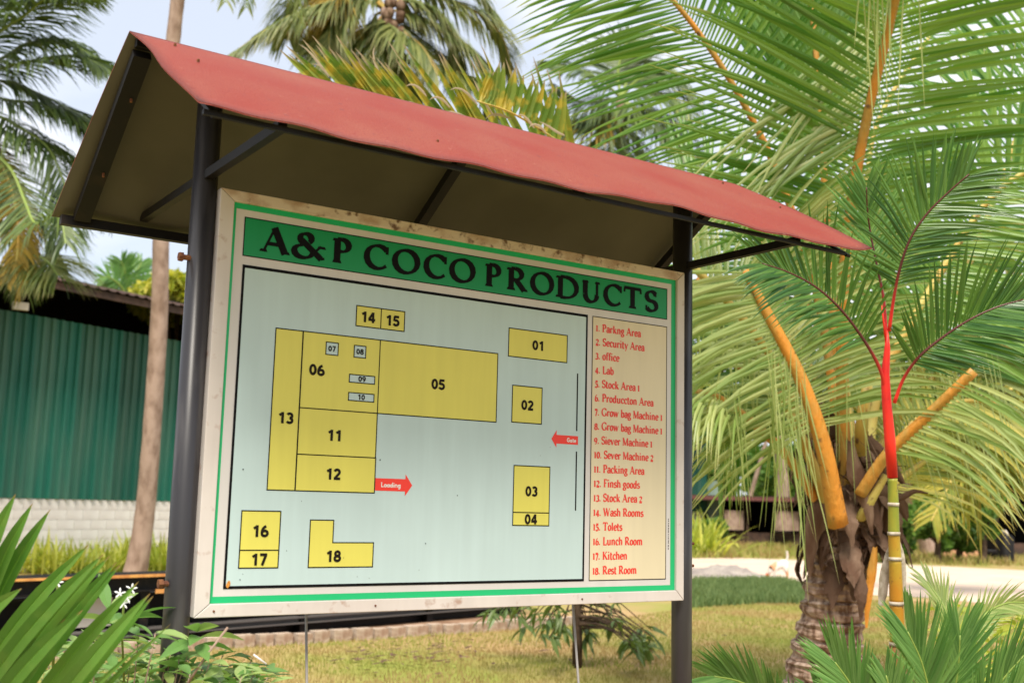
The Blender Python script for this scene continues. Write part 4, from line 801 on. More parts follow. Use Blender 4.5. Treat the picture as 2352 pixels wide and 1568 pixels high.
# ---------------- low suckers at the foot
LB_ = dict(face=.8, jit=.08, single=True, ell=1.)
lows = [
 ([(1900, 1800, 4.5), (1840, 1640, 4.45), (1770, 1545, 4.4), (1700, 1505, 4.35), (1640, 1492, 4.3)], 'low palm frond reaching left over the lawn at the bottom edge', .30),
 ([(2060, 1900, 4.3), (2040, 1700, 4.25), (2000, 1570, 4.2), (1955, 1485, 4.2), (1918, 1432, 4.2)], 'bright green upright low frond left of the red-stemmed palm', .34),
 ([(1950, 1900, 4.6), (1960, 1750, 4.6), (1950, 1640, 4.6), (1920, 1560, 4.6), (1880, 1500, 4.6)], 'small frond low in front of the coconut trunk', .26),
 ([(2100, 1850, 4.4), (2130, 1700, 4.4), (2140, 1560, 4.4), (2120, 1450, 4.4), (2085, 1370, 4.4)], 'tall dense low frond just right of the ringed cane', .36),
 ([(2020, 1900, 4.4), (2010, 1740, 4.4), (2000, 1620, 4.4), (1990, 1540, 4.4), (1975, 1470, 4.4)], 'narrow dark low frond directly left of the ringed cane', .26),
 ([(2090, 1850, 4.2), (2080, 1700, 4.15), (2060, 1600, 4.1), (2050, 1540, 4.1), (2035, 1480, 4.1)], 'short low frond right in front of the ringed cane', .22),
 ([(2160, 1850, 4.15), (2220, 1720, 4.1), (2270, 1620, 4.1), (2320, 1560, 4.1), (2370, 1520, 4.1)], 'lowest frond pointing out of the bottom right corner', .34),
 ([(1930, 1850, 4.4), (1890, 1720, 4.4), (1860, 1640, 4.4), (1820, 1580, 4.4), (1775, 1545, 4.4)], 'small low frond between the lawn and the coconut trunk', .28),
 ([(2120, 1850, 4.3), (2180, 1700, 4.3), (2240, 1580, 4.3), (2300, 1490, 4.3), (2352, 1430, 4.3)], 'low frond leaning right at the bottom right corner', .36),
 ([(2110, 1850, 4.5), (2150, 1720, 4.5), (2180, 1580, 4.5), (2200, 1460, 4.5), (2205, 1380, 4.5)], 'upright low frond in the middle of the bottom right clump', .34),
 ([(2130, 1850, 4.6), (2170, 1650, 4.8), (2190, 1480, 5.0), (2175, 1350, 5.1), (2130, 1275, 5.2)], 'yellowish young frond rising behind the low clump', .22),
 ([(2150, 1850, 4.7), (2200, 1560, 4.9), (2240, 1400, 5.0), (2310, 1345, 5.1), (2400, 1350, 5.2)], 'light green frond arching right over the sand road', .22)]
for i, (P_, lb, LL) in enumerate(lows):
    P3 = AT([(a_, b_+([60, 88, 96, 80, 110, 70, 74, 84, 74, 78, 60, 40][i]), c_) for a_, b_, c_ in P_]); b0 = P3[0].copy(); b0.z = 0; P3 = [b0]+P3[1:] if P3[0].z > -5 else P3
    P3[0] = b0
    r_ = empty('low_palm', b0, lb, 'palm', 'low palms along the bottom right')
    yl = i >= 10
    frond(r_, P3, .008, .003, 44, LL*.72, .0145 if not yl else .011, stem_green, leaf_coco_pale if yl else leaf_low, a0=40, a1=16, start=.40, droop=.12 if not yl else .5, lift=.45, prof=lambda t: (.7+.4*math.sin(math.pi*t)), **LB_)

# ---------------- foreground leaves, lower left
fb = at(-160, 1750, 2.7); fb.z = 0
fg = empty('sword_leaf_palm', fb, 'close green sword-shaped palm leaves at the lower left corner', 'palm')
tips = [(-60, 1100, -150, 1420), (36, 1134, -60, 1430), (75, 1155, -55, 1480), (115, 1170, -50, 1500), (204, 1250, -70, 1590), (238, 1272, -60, 1620), (252, 1276, -40, 1650), (268, 1290, -20, 1670), (276, 1296, -10, 1690), (318, 1335, 0, 1740), (345, 1362, 30, 1760), (352, 1368, 40, 1775), (392, 1452-20, 60, 1800), (50, 1350, -90, 1500), (150, 1420, -80, 1680), (190, 1400, -60, 1690), (330, 1475, 60, 1770)]
rb = AT([(-200, 1400, 2.75), (-130, 1560, 2.7), (-40, 1700, 2.65), (60, 1830, 2.6)])
mm_ = MB(); P4 = catmull([fb+V((0, 0, -.02)), at(-210, 1700, 2.75)]+rb, 20); mm_.tube(P4, [.012]*21, 8); mm_.build('leaf_stalk', stem_green, fg, smooth=True)
for i, (tx, ty, bx, by) in enumerate(tips):
    dz = 2.55+.035*(i % 5)-.01*i; p = at(bx, by, dz+.1); q = at(tx, ty, dz); d = q-p; w_ = .034 if i not in (12, 16) else .012
    m_ = MB(); vs = []; bs = []; K = 9; side = d.normalized().cross(-FWD).normalized(); nn = side.cross(d.normalized())
    pf_ = [.5, .8, .95, 1, 1, .98, .9, .72, .42, .02]
    for k in range(K+1):
        t = k/K; c = p+d*t+nn*(.03*math.sin(math.pi*t))+V((0, 0, .02*math.sin(math.pi*t))); hw = w_*pf_[k]/2*1.15
        vs += [c-side*hw+nn*hw*.25, c-side*hw*.12+nn*hw*.0, c-nn*hw*.1, c+side*hw*.12, c+side*hw+nn*hw*.25]; bs += [t]*5
    fs = [(5*k+j, 5*k+j+1, 5*k+j+6, 5*k+j+5) for k in range(K) for j in range(4)]
    rv = random.random()*.5; m_.add(vs, fs, rv, bs); m_.a = [rv, rv, min(1, rv+.75), rv+.1, rv+.2]*(K+1); m_.build('leaf', leaf_fore, fg, smooth=False)

# ---------------- flowering shrub
shb = at(260, 1568, 3.2); shb.z = 0
sh = empty('flowering_shrub', shb, 'light green shrub with white star flowers in front of the left post', 'shrub')
def leaf_mesh(name, L, w_, mat, bend=.25, K=6):
    m_ = MB(); vs = []; bs = []; pr_ = [.08, .62, .95, 1., .82, .45, .02] if K == 6 else [.1, .9, 1, .55, .02]
    for k in range(K+1):
        t = k/K; hw = w_*pr_[k]/2; z_ = -bend*L*t*t; vs += [(t*L, -hw, z_+hw*.35), (t*L, 0, z_), (t*L, hw, z_+hw*.35)]; bs += [t]*3
    fs = []
    for k in range(K): fs += [(3*k, 3*k+1, 3*k+4, 3*k+3), (3*k+1, 3*k+2, 3*k+5, 3*k+4)]
    m_.add(vs, fs, random.random(), bs); o = m_.build(name, mat); me = o.data; bpy.data.objects.remove(o); return me
shl = [leaf_mesh('leaf', random.uniform(.075, .10), random.uniform(.026, .034), leaf_shrub) for _ in range(6)]
def place_leaf(me, p, d, roll, parent, sc_=1.):
    o = bpy.data.objects.new('leaf', me); COL.objects.link(o); o.parent = parent
    x = d.normalized(); z = V((0, 0, 1))-x*x.z; z = z.normalized() if z.length > .1 else V((0, 1, 0)); y = z.cross(x)
    R_ = Matrix((x, y, z)).transposed().to_4x4() @ Matrix.Rotation(roll, 4, 'X')
    o.matrix_basis = Matrix.Translation(p-root_loc(parent)) @ R_ @ Matrix.Scale(sc_, 4); return o
twigs = MB(); nl = 0
for i in range(74):
    px_ = random.uniform(90, 620); top = 1450 if px_ < 380 else 1500
    if px_ < 200: top = 1470
    py_ = random.uniform(top, 1600); dep = random.uniform(2.75, 3.5)
    if 370 < px_ < 440 and dep > 3.1: dep = 2.95
    tip_ = at(px_, py_, dep); b_ = shb+V((random.uniform(-.1, .1), random.uniform(-.1, .1), .25)); mid = b_.lerp(tip_, .6)+V((0, 0, -.05))
    twigs.tube(catmull([b_, mid, tip_], 6), [.005, .004, .004, .003, .003, .002, .0015], 5)
    a0 = random.uniform(0, 6.28)
    for k in range(4):
        if nl >= 292: break
        an = a0+k*1.57+random.uniform(-.4, .4); d = V((math.cos(an), math.sin(an), random.uniform(-.25, .65))); place_leaf(random.choice(shl), tip_+V((0, 0, -.012*k)), d, random.uniform(-.5, .5), sh, random.uniform(.75, 1.2)); nl += 1
for (x0_, y0_, x1_, y1_, lb) in ((480, 1520, 528, 1440, 0), (450, 1568, 520, 1500, 0)):
    pass
twigs.tube(AT([(430, 1570, 2.9), (470, 1510, 2.9), (523, 1440, 2.9)]), [.004, .003, .0035], 6)
twigs.build('twigs', bark_pale, sh, smooth=True)
m_ = MB()
for i in range(420):
    px_ = random.uniform(80, 620); p = at(px_, random.uniform(1475 if px_ < 420 else 1525, 1640), random.uniform(2.9, 3.7)); an = random.uniform(0, 6.28); leaflet(m_, p, V((math.cos(an), math.sin(an), random.uniform(-.3, .6))), V((-math.sin(an), math.cos(an), 0)), random.uniform(.05, .085), random.uniform(.022, .032), .8, random.random())
tag(m_.build('inner_leaves', leaf_shrub, sh), kind='stuff')
def flower(c, r, up_):
    f_ = MB(); f_.tube([c-up_*.03, c], [.0015, .002], 6); fo = f_.build('flower', petal_m, sh, smooth=True)
    x = up_.orthogonal().normalized(); y = up_.cross(x)
    for k in range(5):
        an = k*2*math.pi/5+random.uniform(-.15, .15); d = x*math.cos(an)+y*math.sin(an)+up_*.25; s_ = d.cross(up_).normalized(); m_ = MB()
        pts_ = [c, c+d*r*.35, c+d*r*.75-up_*.1*r, c+d*r-up_*.25*r]; ws = [.1, .26, .30, .05]; vs = []
        for q_, w_ in zip(pts_, ws): vs += [q_-s_*w_*r/2, q_+up_*.03*r, q_+s_*w_*r/2]
        fs = []
        for k2 in range(3): fs += [(3*k2, 3*k2+1, 3*k2+4, 3*k2+3), (3*k2+1, 3*k2+2, 3*k2+5, 3*k2+4)]
        m_.add(vs, fs); m_.build('petal', petal_m, fo)
for x_, y_ in ((276, 1362), (292, 1372), (284, 1385), (132, 1338), (302, 1352)): flower(at(x_, y_, 2.9), .016, (V((-.3, -1, .5))+V((random.uniform(-.3, .3), 0, random.uniform(-.2, .3)))).normalized())
for a_, b_ in (((582, 1502), (612, 1524)), ((174, 1497), (166, 1510))): MB().tube([at(*a_, 2.9), at(*b_, 2.9)], [.003, .002], 6).build('flower_bud', petal_m, sh, smooth=True)
tw2 = MB(); tw2.tube(AT([(285, 1568, 3.0), (280, 1450, 2.95), (284, 1390, 2.9)]), [.003]*3, 6); tw2.tube(AT([(120, 1568, 3.0), (128, 1440, 2.95), (132, 1342, 2.9)]), [.003]*3, 6); tw2.build('flower_stem', stem_green, sh, smooth=True)
for x_, y_ in ((452, 1450), (460, 1462), (440, 1470), (455, 1480), (262, 1410), (300, 1420), (250, 1400), (310, 1440), (290, 1430), (160, 1420)):
    for k in range(2): place_leaf(random.choice(shl), at(x_, y_, 2.95), V((random.uniform(-1, 1), random.uniform(-1, .3), random.uniform(-.1, .5))), random.uniform(-.6, .6), sh, 1.2)

# low yellow-green ground shrub at lower right corner
yb = at(2300, 1568, 6.5); yb.z = 0
ys = empty('yellow_shrub', yb, 'bushy yellow-green shrub at the right edge behind the low palms', 'shrub')
sml = [leaf_mesh('leaf', .055, .036, leaf_clump, K=4) for _ in range(4)]
for i in range(280):
    place_leaf(random.choice(sml), at(random.uniform(2160, 2390), random.uniform(1400, 1640) if random.random() < .8 else random.uniform(1385, 1450), random.uniform(5.6, 6.8)), V((random.uniform(-1, 1), random.uniform(-1, 1), random.uniform(-.3, .6))), random.uniform(-1, 1), ys, random.uniform(.9, 1.9))
MB().tube([yb, yb+V((.1, 0, .4)), yb+V((.15, 0, .8))], [.015, .012, .005], 6).tube([yb, yb+V((-.2, 0, .4)), yb+V((-.3, 0, .7))], [.015, .012, .005], 6).build('stem', bark_dark, ys)

# ---------------- sapling behind the board
sb = onground(1326, 1532)
sp = empty('sapling', sb, 'small leafy sapling with a thin dark trunk on the lawn below the board', 'tree')
SD = (sb-CAM).dot(FWD)
MB().tube([sb-V((0, 0, .05)), at(1326, 1450, SD), at(1324, 1380, SD), at(1322, 1250, SD), at(1322, 1120, SD)], [.05, .047, .045, .04, .03], 10, jit=.05).build('trunk', bark_dark, sp, smooth=True)
spl = [leaf_mesh('leaf', random.uniform(.13, .18), random.uniform(.035, .05), leaf_sap, bend=.35) for _ in range(5)]
br = MB(); nl = 0
for i in range(60):
    side = random.choice((-1, 1)); ex = 1322+side*random.uniform(20, 190)*(1 if side > 0 else 1.15); ey = random.uniform(1360, 1475)-abs(ex-1322)*.05
    if side > 0 and ex > 1430: ey = random.uniform(1440, 1500)
    if side < 0 and ex < 1200: ey = random.uniform(1340, 1425)
    dp_ = SD+random.uniform(-.8, .8); tip_ = at(ex, ey, dp_); b_ = at(1323, ey-random.uniform(40, 120), SD); br.tube(catmull([b_, b_.lerp(tip_, .5)+V((0, 0, .08)), tip_], 5), [.012, .01, .008, .006, .005, .004], 5)
    for k in range(5):
        if nl > 295: break
        an = random.uniform(0, 6.28); place_leaf(random.choice(spl), tip_+(b_-tip_)*random.uniform(0, .12), V((math.cos(an), math.sin(an), random.uniform(-1.1, .3))), random.uniform(-.6, .6), sp, random.uniform(.8, 1.25)); nl += 1
br.build('branches', bark_dark, sp)

# ---------------- strap-leaved clumps by the shed wall
def clump(p, h, n, label, mat=leaf_clump, sp_=.5, cat='plant', group='strap-leaved plants along the shed wall'):
    r_ = empty('strap_leaf_plant', p, label, cat, group); m_ = MB()
    for i in range(n):
        an = random.uniform(0, 6.28); el = random.uniform(.5, 1.5); d = V((math.cos(an)*math.cos(el), math.sin(an)*math.cos(el), math.sin(el)))
        leaflet(m_, p+V((random.gauss(0, sp_*.3), random.gauss(0, sp_*.3), 0)), d, V((-math.sin(an), math.cos(an), 0)), h*random.uniform(.7, 1.2), h*.07, random.uniform(.8, 2), random.random())
    o = m_.build('foliage', mat, r_); return r_
ORD = ['just outside the left edge', 'first from the left edge', 'second from the left edge', 'third from left', 'fourth from left', 'fifth from left', 'sixth from left', 'seventh, left of the trunk', 'eighth, nearest left of the palm trunk', 'ninth, behind the palm trunk', 'just right of the palm trunk', 'second right of the trunk', 'nearest the board post', 'hidden by the board post']
for i, px_ in enumerate(range(-30, 440, 34)):
    p = onground(px_+random.uniform(-8, 8), 1308+random.uniform(-4, 8)); clump(p, random.uniform(.5, .85), 90, 'yellow-green strap-leaved plant by the white wall, ' + ORD[i], sp_=.9)
clump(onground(1612, 1277), 1.5, 120, 'yellow-green arching plant just right of the board at the shed corner', sp_=1.1, group='arching plant')

# ---------------- palms in the background
def crown(root, fr, dep, rst, L, w_, n=46, mat=leaf_far, mst=stem_green, droop=2.2, face=.25, **kw):
    for i, P_ in enumerate(fr):
        m2 = mat; st = mst; kk = dict(a0=72, a1=30, start=.16, droop=droop, lift=-.1, face=face, jit=.16, K=3, merge=True, prof=lambda t: (.75+.35*math.sin(math.pi*t))*(1-.4*t*t))
        kk.update(kw)
        if isinstance(P_, dict): kk.update(P_.get('k', {})); m2 = P_.get('m', mat); st = P_.get('s', mst); P_ = P_['p']
        pts_ = [at(x_, y_, dep+d_) if False else at(x_, y_, dep) for x_, y_ in P_]
        for j, q_ in enumerate(pts_): q_ += FWD*(((i*37) % 7-3)*.09*j)
        kk.setdefault('n', n)
        nn_ = kk.pop('n'); LL = kk.pop('L', L); ww = kk.pop('w', w_)
        frond(root, pts_, rst, rst*.3, nn_, LL, ww, st, m2, **kk)
def trunk(root, pts_, r0, r1, mat=bark_pale, flare=1.5, seg=14):
    C_ = catmull(pts_, 60); rs = [(r0+(r1-r0)*i/60)*(1+(flare-1)*math.exp(-i/4))*(1+.025*(i % 3 == 0)) for i in range(61)]
    m_ = MB(); m_.tube(C_, rs, seg, jit=.02); return m_.build('trunk', mat, root, smooth=True)
# tall palm whose trunk passes behind the roof
tb = at(305, 1308, 18.5); tb.z = 0
ta = empty('tall_palm', tb, 'tall palm with a bare pale trunk rising left of the board behind the roof', 'palm tree')
DA = 18.5
trunk(ta, [tb-V((0, 0, .1)), at(330, 1200, DA), at(348, 1000, DA), at(366, 720, DA), at(371, 520, DA), at(388, 200, DA), at(408, 0, DA), at(440, -260, DA)], .165, .105, flare=1.45)
crown(ta, [[(440, -260), (490, -180), (530, -80), (548, 40)], [(440, -260), (510, -220), (580, -100), (575, 30)], [(440, -260), (560, -230), (660, -120), (690, 55)], [(440, -260), (540, -260), (640, -150), (660, 50)], [(440, -260), (350, -250), (260, -180), (220, -60)], [(440, -260), (470, -320), (560, -360), (660, -330)], [(440, -260), (400, -330), (320, -350), (250, -300)]], DA, .03, .62, .028, n=40, mat=leaf_far)
# left palm crown
lb_ = at(-90, 1300, 17.5); lb_.z = 0
lp = empty('drooping_palm', lb_, 'dark drooping palm crown filling the upper left corner', 'palm tree')
CL = (-95, 190)
trunk(lp, [lb_, at(-100, 900, 17.5), at(-98, 500, 17.5), at(*CL, 17.5)], .2, .14)
FL = lambda *p: [CL]+list(p)
crown(lp, [FL((0, 100), (90, 60), (160, 32), (262, 34)), FL((0, 164), (100, 143), (190, 138), (262, 168)), FL((0, 224), (95, 233), (162, 252), (216, 288)),
 FL((0, 300), (71, 312), (133, 352), (180, 420), (192, 470)), FL((-20, 60), (40, 0), (110, -20), (190, 20)), FL((-30, 250), (40, 290), (110, 340), (150, 430), (170, 520)),
 FL((0, 180), (60, 200), (130, 240), (190, 330)), FL((-20, 330), (60, 400), (110, 480), (150, 530), (215, 515), (246, 580)),
 FL((-20, 20), (20, -60), (90, -80), (150, -40)), FL((0, 130), (60, 90), (130, 85), (220, 130)), FL((-30, 320), (10, 420), (60, 520), (70, 620)),
 dict(p=FL((-30, 300), (20, 370), (60, 440), (88, 530), (96, 610), (90, 650)), m=leaf_far_brown, s=stem_gold, k=dict(L=.55)), dict(p=FL((-40, 320), (0, 400), (40, 480), (60, 580), (40, 680)), m=leaf_far_brown, s=stem_gold, k=dict(L=.5)),
 dict(p=FL((-40, 350), (-10, 480), (20, 560), (10, 650)), m=leaf_far_dark), dict(p=[(20, 590), (90, 590), (140, 605), (182, 640)], m=leaf_far)],
 17.5, .035, 1.05, .036, n=84, mat=leaf_far_dark, mst=stem_green)
# centre palm crown behind the roof
DC = 27
cb2 = at(895, 1290, DC); cb2.z = 0
c2 = empty('hanging_frond_palm', cb2, 'tall palm with large drooping crown above the middle of the little roof', 'palm tree')
trunk(c2, [cb2, at(900, 900, DC), at(895, 400, DC), at(888, 20, DC)], .22, .15)
X = (888, 25)
crown(c2, [[X, (820, 0), (762, 20), (668, 66), (575, 138)], [X, (840, -40), (797, -5), (767, 35), (754, 80), (743, 145)], [X, (930, 25), (977, 40), (1057, 84), (1108, 138), (1142, 200)],
 [X, (950, -30), (1020, -20), (1100, 10), (1151, 54), (1178, 130)], [X, (905, 55), (937, 88), (977, 125), (1010, 190)], [X, (860, 40), (850, 90), (860, 150), (880, 210)], [X, (900, -60), (960, -90), (1060, -70), (1130, 0)],
 [X, (850, 10), (800, 40), (770, 100), (780, 180)], [X, (870, 60), (900, 110), (930, 170), (940, 230)], [X, (930, 0), (1000, 20), (1040, 80), (1050, 170)], [X, (800, -60), (720, -70), (650, -20), (640, 60)],
 dict(p=[X, (830, -30), (790, -30), (775, 10), (770, 60)], m=leaf_far_brown, s=stem_gold), dict(p=[(980, 120), (1050, 165), (1098, 185), (1125, 235)], m=leaf_far)],
 DC, .05, 1.6, .055, n=110, mat=leaf_far, mst=stem_gold)
m_ = MB()
for i in range(16):
    p = at(888+random.uniform(-26, 34), 20+random.uniform(-15, 60), DC-.3); m_.tube([p+V((0, 0, .13)), p+V((0, 0, .05)), p-V((0, 0, .08)), p-V((0, 0, .14))], [.04, .12, .11, .03], 8)
m_.build('coconuts', husk_m, c2, True)
# further palm behind upper right
D3 = 34
b3 = at(1430, 1290, D3); b3.z = 0
c3 = empty('far_palm', b3, 'dark distant palm crown seen through the big frond right of centre', 'palm tree')
trunk(c3, [b3, at(1432, 900, D3), at(1430, 500, D3), at(1426, 225, D3)], .2, .15)
X = (1426, 225)
crown(c3, [[X, (1380, 190), (1330, 170), (1275, 165)], [X, (1390, 230), (1340, 240), (1290, 215)], [X, (1420, 170), (1430, 120), (1450, 80)], [X, (1450, 170), (1490, 140), (1530, 150)], [X, (1480, 220), (1540, 230), (1600, 290)], [X, (1400, 280), (1350, 280), (1285, 300)],
 [X, (1440, 290), (1480, 340), (1490, 400)], [X, (1500, 280), (1560, 330), (1600, 400)], [X, (1410, 290), (1400, 350), (1380, 400)], [X, (1470, 180), (1530, 170), (1590, 210)], [X, (1390, 260), (1330, 270), (1300, 320)], [X, (1450, 250), (1500, 270), (1550, 330)],
 dict(p=[X, (1370, 285), (1310, 285), (1270, 310)], m=leaf_far_brown)], D3, .06, 1.5, .07, n=44, mat=leaf_far_dark, face=.4, droop=1.6)
# palms further right: upper background
D4 = 22
b4 = at(2480, 1330, D4); b4.z = 0
c4 = empty('golden_palm', b4, 'golden green palm drooping into the right edge of the photo', 'palm tree')
X = (2470, 830)
trunk(c4, [b4, at(2475, 1100, D4), at(*X, D4)], .2, .16)
crown(c4, [[X, (2400, 820), (2320, 860), (2230, 960), (2140, 1080), (2080, 1170)], [X, (2390, 880), (2310, 960), (2230, 1060), (2190, 1150)], [X, (2380, 780), (2300, 800), (2200, 870), (2120, 960)], [X, (2400, 900), (2330, 1000), (2290, 1090)], [X, (2400, 790), (2330, 830), (2280, 890)],
 [X, (2400, 740), (2330, 730), (2250, 780)], [X, (2380, 850), (2270, 900), (2180, 1000), (2130, 1100)]], D4, .06, 1.0, .05, n=56, mat=leaf_gold, mst=stem_gold, face=.5, droop=1.4)
D5 = 26
b5 = onground(2138, 1277)
D5 = (b5-CAM).dot(FWD)
c5 = empty('leaning_palm', b5, 'palm with a leaning pale trunk beside the reddish heap', 'palm tree')
trunk(c5, [b5, at(2118, 1215, D5), at(2085, 1130, D5), at(2045, 1040, D5), at(2030, 940, D5)], .30, .2, flare=1.4)
X = (2030, 940)
crown(c5, [[X, (2080, 900), (2150, 940), (2190, 1040)], [X, (1980, 900), (1920, 930), (1880, 1020)], [X, (2060, 860), (2120, 850), (2200, 920)], [X, (2000, 850), (1930, 830), (1860, 900)], [X, (2040, 1000), (2090, 1070), (2110, 1160)], [X, (2030, 840), (2060, 780), (2130, 770)], [X, (2000, 1000), (1960, 1060), (1940, 1140)]], D5, .07, 1.4, .08, n=44, mat=leaf_gold, mst=stem_gold)
# bare trunks in the background (their crowns merge above)
BT = [(1798, 1252, 1792, 600, .34, 'pale palm trunk with a small white band, seen through the fronds right of the board', True),
      (2230, 1275, 2228, 640, .24, 'grey palm trunk nearest the leaning palm among the dark bushes', False),
      (2262, 1262, 2280, 600, .2, 'slim pale trunk between two others at the right edge', False),
      (2302, 1262, 2318, 560, .2, 'slim pale trunk in front of the tall dark building', False),
      (1696, 1235, 1775, 960, .16, 'thin slanting trunk in front of the open shed', False),
      (1668, 1225, 1655, 700, .2, 'dark upright trunk at the left end of the open shed', False)]
for (x0_, y0_, x1_, y1_, r_, lb, band) in BT:
    b_ = onground(x0_, y0_); D_ = (b_-CAM).dot(FWD); t_ = empty('background_palm', b_, lb, 'palm tree')
    top = at(x1_, y1_, D_); midp = b_.lerp(top, .5)+RIGHT*random.uniform(-.2, .2)
    trunk(t_, [b_, b_.lerp(top, .25), midp, top], r_, r_*.6, bark_pale if 'dark' not in lb else bark_dark)
    X = (x1_, y1_); k_ = D_/30.
    fr_ = []
    for q in range(7):
        an = q*2*math.pi/7+random.uniform(-.2, .2); dx = math.cos(an)*160/k_; fr_.append([X, (x1_+dx*.4, y1_-60/k_*abs(math.sin(an))-20), (x1_+dx*.8, y1_-20), (x1_+dx, y1_+90/k_)])
    crown(t_, fr_, D_, .06, 1.1, .07, n=34, mat=leaf_far if band else leaf_gold)
    if band: MB().tube([at(1797, 1160, D_-.0), at(1797, 1153, D_)], [.42, .42], 14).build('white_band', cream_panel, t_)
# broadleaf trees
def cloud(name, blobs, n, size, mat, root):
    tot = sum(b[3]**2 for b in blobs); v = []; f = 0; vs = []
    Pn = []
    for (bx, by, bz, br_) in blobs:
        k = int(n*br_**2/tot); d = rng.normal(size=(k, 3)); d /= np.linalg.norm(d, axis=1)[:, None]; rr_ = br_*(rng.uniform(.35, 1.05, k)**.6)[:, None]; Pn.append(np.array([bx, by, bz])+d*rr_*np.array([1, 1, .85]))
    P = np.concatenate(Pn); k = len(P); a = rng.normal(size=(k, 3)); a /= np.linalg.norm(a, axis=1)[:, None]; b = rng.normal(size=(k, 3)); b -= a*(a*b).sum(1)[:, None]; b /= np.linalg.norm(b, axis=1)[:, None]
    s = rng.uniform(.6, 1.3, k)[:, None]*size
    q = np.stack([P-a*s, P+b*s*.42, P+a*s, P-b*s*.42], 1)
    me = bpy.data.meshes.new(name); me.vertices.add(k*4); me.vertices.foreach_set('co', (q-np.array(root_loc(root))).ravel()); me.loops.add(k*4); me.loops.foreach_set('vertex_index', np.arange(k*4)); me.polygons.add(k); me.polygons.foreach_set('loop_start', np.arange(k)*4); me.polygons.foreach_set('loop_total', np.full(k, 4)); me.update(calc_edges=True)
    at_ = me.attributes.new('var', 'FLOAT', 'POINT'); at_.data.foreach_set('value', np.repeat(rng.uniform(0, 1, k), 4)); me.materials.append(mat)
    o = bpy.data.objects.new(name, me); COL.objects.link(o); o.parent = root; return o
def tree(px_, dep, ytop, wpx, label, mat=leaf_tree, ybot=None, n=5000, size=.16, nm='background_tree', cat='tree'):
    b_ = at(px_, 1200, dep); b_.z = 0; r_ = empty(nm, b_, label, cat); zt = at(px_, ytop, dep).z; W_ = wpx*dep/F; z0 = max(.3, at(px_, ybot, dep).z) if ybot else zt*.35
    bl = []; 
    for i in range(13):
        t = random.random(); r = W_*random.uniform(.16, .28); bl.append((b_.x+random.uniform(-.5, .5)*(W_-r), b_.y+random.uniform(-.5, .5)*(W_-r)*.8, z0+r*.6+(max(.3, zt-z0-1.5*r))*t, r))
    cloud('crown', bl, n, size, mat, r_)
    m_ = MB(); m_.tube([b_-V((0, 0, .1)), b_+V((.1, 0, zt*.4)), b_+V((0, 0, zt*.7))], [W_*.045+.06, W_*.035+.04, .04], 9)
    for q in bl[:6]: m_.tube([b_+V((0, 0, zt*.3)), V(q[:3])], [.07, .02], 6)
    m_.build('trunk', bark_dark, r_)
tree(385, 34, 596, 190, 'yellow-green leafy tree showing above the shed roof left of the post', leaf_tree_y, 740, 5000, .16)
b6 = at(300, 1200, 38); b6.z = 0; c6 = empty('roof_palm', b6, 'small green palm crown peeping over the shed roof', 'palm tree')
trunk(c6, [b6, at(302, 900, 38), at(300, 700, 38)], .2, .15); X = (300, 700)
crown(c6, [[X, (285, 660), (265, 640), (250, 640)], [X, (295, 650), (290, 620), (285, 600)], [X, (305, 650), (312, 620), (320, 600)], [X, (315, 660), (335, 645), (350, 655)], [X, (280, 680), (262, 670), (248, 680)]], 38, .05, .8, .07, n=26, mat=leaf_low, droop=.6, face=.7)
TR = [(1640, 62, 960, 200, 'dark green tree behind the open shed, beside the board post', leaf_tree), (1760, 70, 1000, 190, 'mid green rounded tree behind the slanting trunk', leaf_tree), (1870, 66, 970, 200, 'leafy green tree behind the coconut palm crown', leaf_tree), (1990, 60, 980, 190, 'bushy tree between the coconut trunk and the red-stemmed palm', leaf_tree),
      (2110, 58, 960, 200, 'green tree behind the leaning palm', leaf_tree), (2210, 62, 985, 180, 'dark tree behind the grey trunks', leaf_tree), (1550, 60, 920, 220, 'tree behind the right post of the board', leaf_tree), (2420, 55, 930, 220, 'tree behind the tall dark building', leaf_tree)]
for x_, d_, yt, w_, lb, mt in TR: tree(x_, d_, yt, w_, lb, mt, 1190, 5200, .26)
SB = [(2150, 37, 1130, 90, 'dark bush behind the leaning trunk'), (2200, 38, 1100, 100, 'tall dark bush between leaning palm and grey trunk'), (2255, 37, 1095, 100, 'dark bush behind the slim trunks'), (1640, 44, 1190, 70, 'low dark bush at the left end of the open shed'), (2060, 36, 1150, 90, 'dark bush right behind the ringed cane')]
for x_, d_, yt, w_, lb in SB: tree(x_, d_, yt, w_, lb, leaf_tree, 1265, 3200, .16, nm='bush', cat='bush')

fl = MB()
for i in range(150):
    c = onground(random.gauss(960, 110), random.gauss(1502, 22)) if i < 100 else onground(random.uniform(500, 2300), random.uniform(1420, 1560))
    an = random.uniform(0, 6.28); leaflet(fl, V((c.x, c.y, .03)), V((math.cos(an), math.sin(an), .15)), V((-math.sin(an), math.cos(an), .2)), random.uniform(.06, .14), random.uniform(.02, .04), .4, random.random(), K=3)
tag(fl.build('fallen_leaves', husk_m), 'scattered dry brown leaves lying on the lawn under the board', 'leaves', kind='stuff')
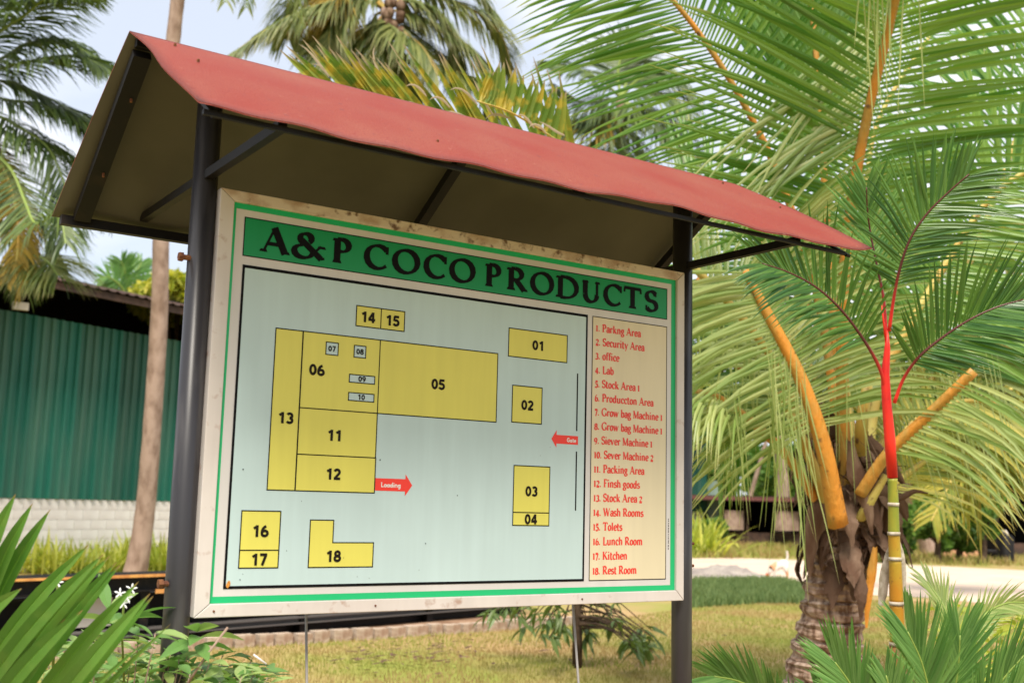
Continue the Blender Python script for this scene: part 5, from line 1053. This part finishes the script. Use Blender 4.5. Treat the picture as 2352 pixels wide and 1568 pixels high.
# ---------------- dog
dg_ = onground(1787, 1334); Dd = (dg_-CAM).dot(FWD)
dog = empty('dog', dg_, 'white and tan dog standing on the sand road with head down and tail up', 'dog')
pxm = Dd/F
def dpt(x_, y_, o_=0.): return at(1787+x_, 1334-y_, Dd+o_)
me = bpy.data.meshes.new('body'); bm_v = []; edges = []; rads = []
def jv(x_, y_, o_, r): bm_v.append(dpt(x_, y_, o_)-dg_); rads.append(r); return len(bm_v)-1
hip = jv(18, 41, 0, .105); mid_ = jv(4, 40, 0, .11); chest = jv(-8, 38, 0, .125); neck = jv(-15, 31, 0, .075); head = jv(-20, 21, 0, .075); muz = jv(-24, 14, 0, .04)
edges += [(hip, mid_), (mid_, chest), (chest, neck), (neck, head), (head, muz)]
t1 = jv(21, 48, 0, .03); t2 = jv(22, 60, 0, .03); t3 = jv(20, 70, 0, .022); edges += [(hip, t1), (t1, t2), (t2, t3)]
for o_ in (-.09, .09):
    k1 = jv(18, 28, o_, .06); k2 = jv(22, 15, o_, .032); k3 = jv(19, 2, o_, .028); k4 = jv(16, 1, o_, .028); edges += [(hip, k1), (k1, k2), (k2, k3), (k3, k4)]
    f1 = jv(-7, 26, o_, .05); f2 = jv(-8, 13, o_, .032); f3 = jv(-8, 2, o_, .026); f4 = jv(-11, 1, o_, .026); edges += [(chest, f1), (f1, f2), (f2, f3), (f3, f4)]
for o_ in (-.05, .05):
    e_1 = jv(-16, 24, o_, .022); e_2 = jv(-12, 27, o_*1.6, .012); edges += [(head, e_1), (e_1, e_2)]
me.from_pydata(bm_v, edges, []); bo = bpy.data.objects.new('body', me); COL.objects.link(bo); bo.parent = dog; me.materials.append(dog_white)
md = bo.modifiers.new('skin', 'SKIN')
for i, r in enumerate(rads): me.skin_vertices[0].data[i].radius = (r, r)
me.skin_vertices[0].data[hip].use_root = True
bo.modifiers.new('sub', 'SUBSURF').levels = 1; bo.modifiers['sub'].render_levels = 2; md.use_smooth_shade = True
MB().tube([dpt(-23, 17, -.01), dpt(-26, 10, -.01)], [.05, .03], 8).build('muzzle', dog_red, dog, smooth=True)
